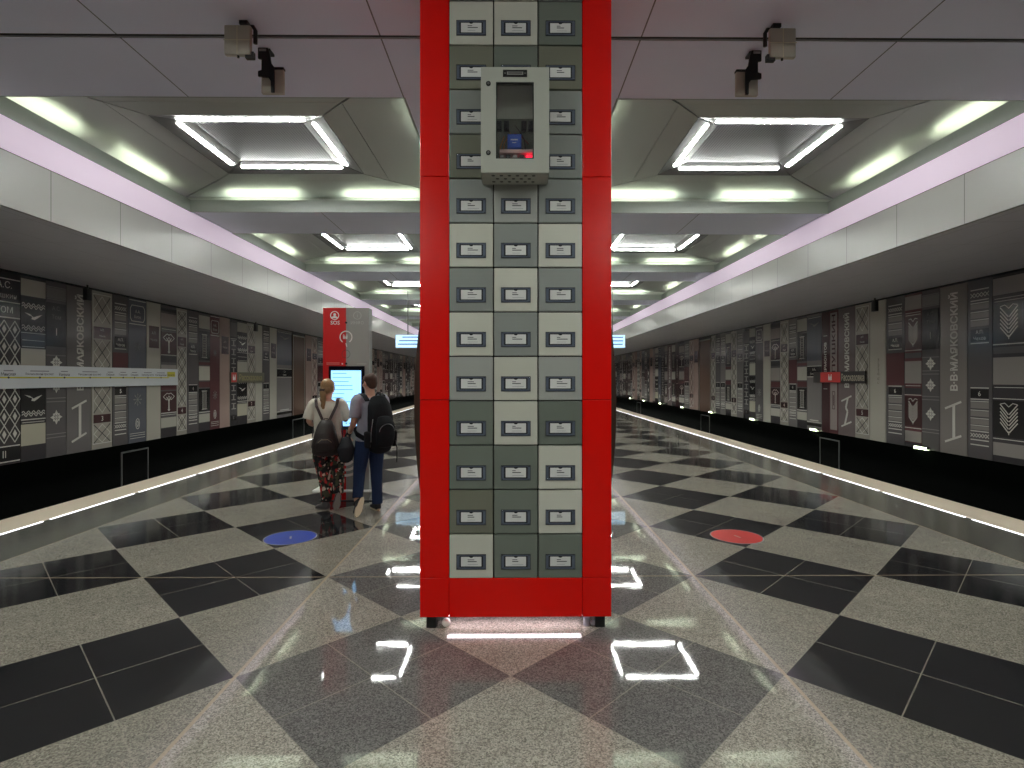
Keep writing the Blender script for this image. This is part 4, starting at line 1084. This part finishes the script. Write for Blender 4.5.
MT = Matrix.Translation((MX, MY, 0)) @ Matrix.Rotation(MYAW, 4, 'Z')
bag_m = cloth('black_nylon', (22, 24, 28), .7)
bp = empty('backpack', 'big black backpack worn by the person in jeans', 'backpack', (MX, MY, 0), MYAW)
Bk = Blob()
Bk.chain([(.02, -.235, .83), (.02, -.245, 1.0), (.02, -.245, 1.2), (.02, -.215, 1.36), (.02, -.19, 1.44)], [(.150, .095), (.165, .112), (.165, .112), (.15, .090), (.11, .055)], 22, sec=(1, 0, 0))
Bk.done('body', bag_m, bp, .008, 2)
Bk = Blob(); Bk.chain([(.02, -.36, .88), (.02, -.385, 1.0), (.02, -.38, 1.13), (.02, -.345, 1.21)], [(.115, .045), (.125, .065), (.12, .060), (.09, .03)], 18, sec=(1, 0, 0)); fp = Bk.done('front_pocket', bag_m, bp, .008, 2)
m = MB(); m.tube([(.02 + .10 * math.cos(q), -.452 + .035 * abs(math.cos(q)), 1.04 + .10 * math.sin(q)) for q in [PI * (.02 + .96 * i / 14) for i in range(15)]], .005, mat('zip_grey', (110, 112, 116), .4), 6); m.build('zipper', fp)
for sx in (-1, 1):
    Bk = Blob(); Bk.chain([(.02 + sx * .175, -.25, .86), (.02 + sx * .18, -.255, 1.02)], [(.03, .065), (.034, .07)], 14, sec=(1, 0, 0)); Bk.done('side_pocket', bag_m, bp, .008, 1)
    pts = [(sx * .11, -.155, 1.41), (sx * .125, -.10, 1.475), (sx * .13, -.01, 1.497), (sx * .13, .09, 1.45), (sx * .135, .132, 1.36), (sx * .155, .135, 1.22), (sx * .188, .08, 1.08), (sx * .195, -.04, 1.0), (sx * .15, -.16, .95)]
    nr = [(0, -.4, 1), (0, -.4, 1), (0, .1, 1), (0, .8, .8), (0, 1, .3), (.2 * sx, 1, 0), (sx, .6, 0), (sx, 0, 0), (sx, -.3, 0)]
    m = MB(); m.strap(pts, nr, .062, .012, bag_m); m.build('strap', bp)
m = MB(); m.tube([(.14, -.40, .93), (.15, -.43, .84), (.155, -.42, .72), (.15, -.425, .66)], .007, black_m, 6); m.build('loose_strap', bp)
m = MB(); m.tube([(-.02, -.19, 1.47), (.0, -.2, 1.52), (.04, -.2, 1.52), (.06, -.19, 1.47)], .010, black_m, 8); m.build('grab_handle', bp)
m = MB(); m.tube([(-.13, -.345, 1.20), (-.155, -.35, 1.05), (-.155, -.345, .92)], .005, mat('zip_grey', (110, 112, 116)), 6); m.build('zipper', bp)
bag = empty('shoulder_bag', 'rounded dark bag held at the hip of the person in jeans', 'bag', (MX, MY, 0), MYAW)
Bk = Blob(); Bk.chain([(-.285, .08, .70), (-.285, .09, .81), (-.27, .12, .91)], [(.08, .115), (.10, .145), (.06, .10)], 20, sec=(1, 0, 0)); Bk.done('body', cloth('charcoal_bag', (40, 41, 45), .7), bag, .007, 2)
m = MB(); m.strap([(-.255, .20, .925), (-.225, .215, .975), (-.21, .20, .99), (-.205, .16, .985), (-.235, .10, .935)], [(0, 1, 0), (0, 1, 1), (0, 0, 1), (0, -1, 1), (0, -1, 0)], .03, .007, black_m); m.build('handle', bag)

# ---- woman in pale T-shirt and patterned trousers
WX, WY, WYAW = -2.375, 7.12, R(12)
wom = empty('person', 'person with long fair ponytail in pale T-shirt and patterned red-black trousers', 'person', (WX, WY, 0), WYAW, 'two people at the kiosk')
shL, shR = (-.175, 0, 1.375), (.175, 0, 1.375)
elL, wrL = (-.245, -.01, 1.125), (-.13, .21, 1.06)
elR, wrR = (.225, .05, 1.115), (.195, .20, 1.27)
hipL, hipR = (-.09, 0, .86), (.09, 0, .86)
kneeL, ankL = (-.03, .05, .47), (.00, -.02, .09)
kneeR, ankR = (.125, .05, .48), (.138, -.03, .15)
SHL = ((.035, -.085, .001), (-.16, .09, .001), (0, 0, 1)); SHR = ((.15, -.115, .235), (.11, -.165, .012), (0, 1, .2))
B = Blob()
B.chain([(0, 0, .86), (0, .005, 1.0), (0, 0, 1.16), (0, -.008, 1.30), (0, -.012, 1.375)], [(.155, .11), (.125, .09), (.14, .095), (.155, .095), (.105, .07)], 20, sec=(1, 0, 0))
B.chain([(0, -.012, 1.35), (.0, -.002, 1.44), (.01, .012, 1.50)], [.058, .050, .050])
for h_, k_, S_ in ((hipL, kneeL, SHL), (hipR, kneeR, SHR)): B.chain([h_, k_], [.085, .053]); foot(B, *S_, k_, .92)
for s_, e_, w_ in ((shL, elL, wrL), (shR, elR, wrR)): B.chain([s_, e_, w_], [.048, .037, .026])
hand(B, wrL, (.5, .6, .1), (0, .3, -1), (0, .4, .8), (.5, .55, .6, .6), .165)
hand(B, wrR, (.0, .45, .85), (0, .9, -.4), (-1, 0, 0), (.05, .75, .9, .95), .165)
HM = head(B, (.0, .03, 1.565), R(-20), R(-14), .96)
B.done('body', skin_m, wom, .0045, 1)
face_details(HM, wom, .96, (84, 104, 118))
fair = hair_mat('fair_hair', (150, 120, 84)); H = Blob(); M3 = HM.to_3x3().normalized()
H.ball(HM @ Vector((0, -.022, .034)), (.086, .100, .094), M3); H.ball(HM @ Vector((0, -.06, -.028)), (.074, .055, .06), M3); H.ball(HM @ Vector((0, .04, .078)), (.064, .046, .034), M3)
for sx in (-1, 1): H.ball(HM @ Vector((sx * .072, -.002, .004)), (.014, .05, .05), M3)
hr = H.done('hair', fair, wom, .006, 5)
P0 = HM @ Vector((-.022, -.098, -.045)); P = Blob()
pts = [P0, P0 + Vector((.006, -.022, -.06)), P0 + Vector((.010, -.026, -.13)), P0 + Vector((.012, -.030, -.20)), P0 + Vector((.010, -.034, -.28))]
P.chain(pts, [(.036, .032), (.042, .034), (.034, .028), (.026, .022), (.012, .010)])
for k in range(7):
    t = k / 7; c_ = pts[0].lerp(pts[-1], t * .9 + .05) + Vector(((-1) ** k * .012, -.012, 0)); P.ball(c_, (.028 * (1 - t * .6), .024 * (1 - t * .5), .028))
P.done('ponytail', fair, wom, .005, 1)
m = MB(); m.cyl(P0 + Vector((0, -.004, .006)), P0 + Vector((-.004, -.012, -.02)), .038, mat('hair_tie', (60, 44, 38), .7), 14); m.build('hair_tie', hr)
T = Blob()
T.chain([(0, 0, .74), (0, .0, .86), (0, .004, 1.0), (0, 0, 1.16), (0, -.008, 1.30), (0, -.012, 1.405)], [(.195, .145), (.19, .14), (.168, .125), (.175, .12), (.178, .108), (.085, .064)], 22, sec=(1, 0, 0), caps=False)
for s_, e_, k in ((shL, elL, .82), (shR, elR, .82)):
    p = Vector(s_); q = p.lerp(Vector(e_), k); T.chain([(p.x * .6, p.y, p.z - .005), p, q], [.068, .070, .078], caps=False)
T.done('t_shirt', cloth('cream_cotton', (214, 208, 194)), wom, .007, 2)
J = Blob()
J.chain([(0, 0, .70), (0, 0, .82), (0, 0, .95)], [(.185, .14), (.182, .138), (.15, .115)], 20, sec=(1, 0, 0), caps=False)
J.chain([(-.09, 0, .84), (-.075, .03, .66), (-.045, .05, .47), (-.015, .01, .28), (-.012, -.03, .10)], [.115, .112, .095, .082, .066], caps=False)
J.chain([(.09, 0, .84), (.105, .03, .66), (.12, .05, .48), (.132, .02, .34), (.136, -.02, .20)], [.115, .108, .09, .075, .064], caps=False)
J.done('trousers', camo(), wom, .007, 2)
gsh = mat('grey_shoe', (74, 72, 74), .6); gso = mat('grey_sole', (120, 114, 108), .7)
shoe('shoe', wom, *SHL, .043, gsh, gso, .07)
shoe('shoe', wom, *SHR, .043, gsh, gso, .07)
m = MB(); m.cyl(Vector(wrR) - Vector((0, 0, .012)), Vector(wrR) + Vector((0, .006, .012)), .028, black_m, 14); m.build('bracelet', wom)
bp = empty('backpack', 'small dark brown backpack worn by the person with ponytail', 'backpack', (WX, WY, 0), WYAW)
brn = mat('dark_leather', (44, 38, 36), .5, 0, .4)
Bk = Blob(); Bk.chain([(.0, -.205, .76), (.0, -.225, .86), (.0, -.215, 1.0), (0, -.19, 1.10), (0, -.165, 1.15)], [(.165, .06), (.168, .085), (.135, .080), (.105, .055), (.075, .03)], 22, sec=(1, 0, 0)); Bk.done('body', brn, bp, .007, 2)
Bk = Blob(); Bk.chain([(.0, -.285, .80), (.0, -.295, .89), (0, -.28, .95)], [(.115, .02), (.11, .03), (.08, .018)], 16, sec=(1, 0, 0)); fp = Bk.done('front_pocket', brn, bp, .006, 1)
m = MB(); m.tube([(-.08, -.317, .90), (-.04, -.325, .935), (.04, -.325, .935), (.08, -.317, .90)], .0035, mat('zip_brass', (140, 128, 104), .4, .7), 6); m.build('zipper', fp)
for sx in (-1, 1):
    m = MB(); m.strap([(sx * .03, -.17, 1.14), (sx * .075, -.145, 1.24), (sx * .12, -.120, 1.34), (sx * .135, -.075, 1.415), (sx * .137, .0, 1.435), (sx * .137, .075, 1.40), (sx * .14, .118, 1.30), (sx * .165, .09, 1.1), (sx * .185, .0, .95), (sx * .17, -.12, .85)],
                      [(0, -1, .1), (0, -1, .3), (0, -1, .5), (0, -.7, 1), (0, 0, 1), (0, .7, 1), (0, 1, .2), (sx, .8, 0), (sx, 0, 0), (sx, -.6, 0)], .034, .008, mat('strap_brown', (52, 34, 34), .6)); m.build('strap', bp)
m = MB(); m.tube([(-.03, -.15, 1.15), (-.02, -.155, 1.185), (.02, -.155, 1.185), (.03, -.15, 1.15)], .007, brn, 6); m.build('grab_handle', bp)

# ------------------------------------------------------------------ camera, world, view
w = bpy.data.worlds.new('world'); SC.world = w; w.use_nodes = True
w.node_tree.nodes['Background'].inputs[0].default_value = (.5, .5, .52, 1); w.node_tree.nodes['Background'].inputs[1].default_value = .05
cam = bpy.data.cameras.new('camera'); co = bpy.data.objects.new('camera', cam); COL.objects.link(co); SC.camera = co
YAW = R(.5)
co.location = (0, 0, 1.7); co.rotation_euler = (PI / 2, 0, -YAW)
cam.sensor_width = 36; cam.lens = 548 / 1024 * 36
cam.shift_x = (512 - (511 + 548 * math.tan(YAW))) / 1024; cam.shift_y = -6 / 1024
cam.clip_start = .05; cam.clip_end = 300
vs = SC.view_settings; vs.view_transform = 'Standard'; vs.look = 'None'; vs.gamma = 1; vs.use_curve_mapping = False; vs.exposure = 0.3
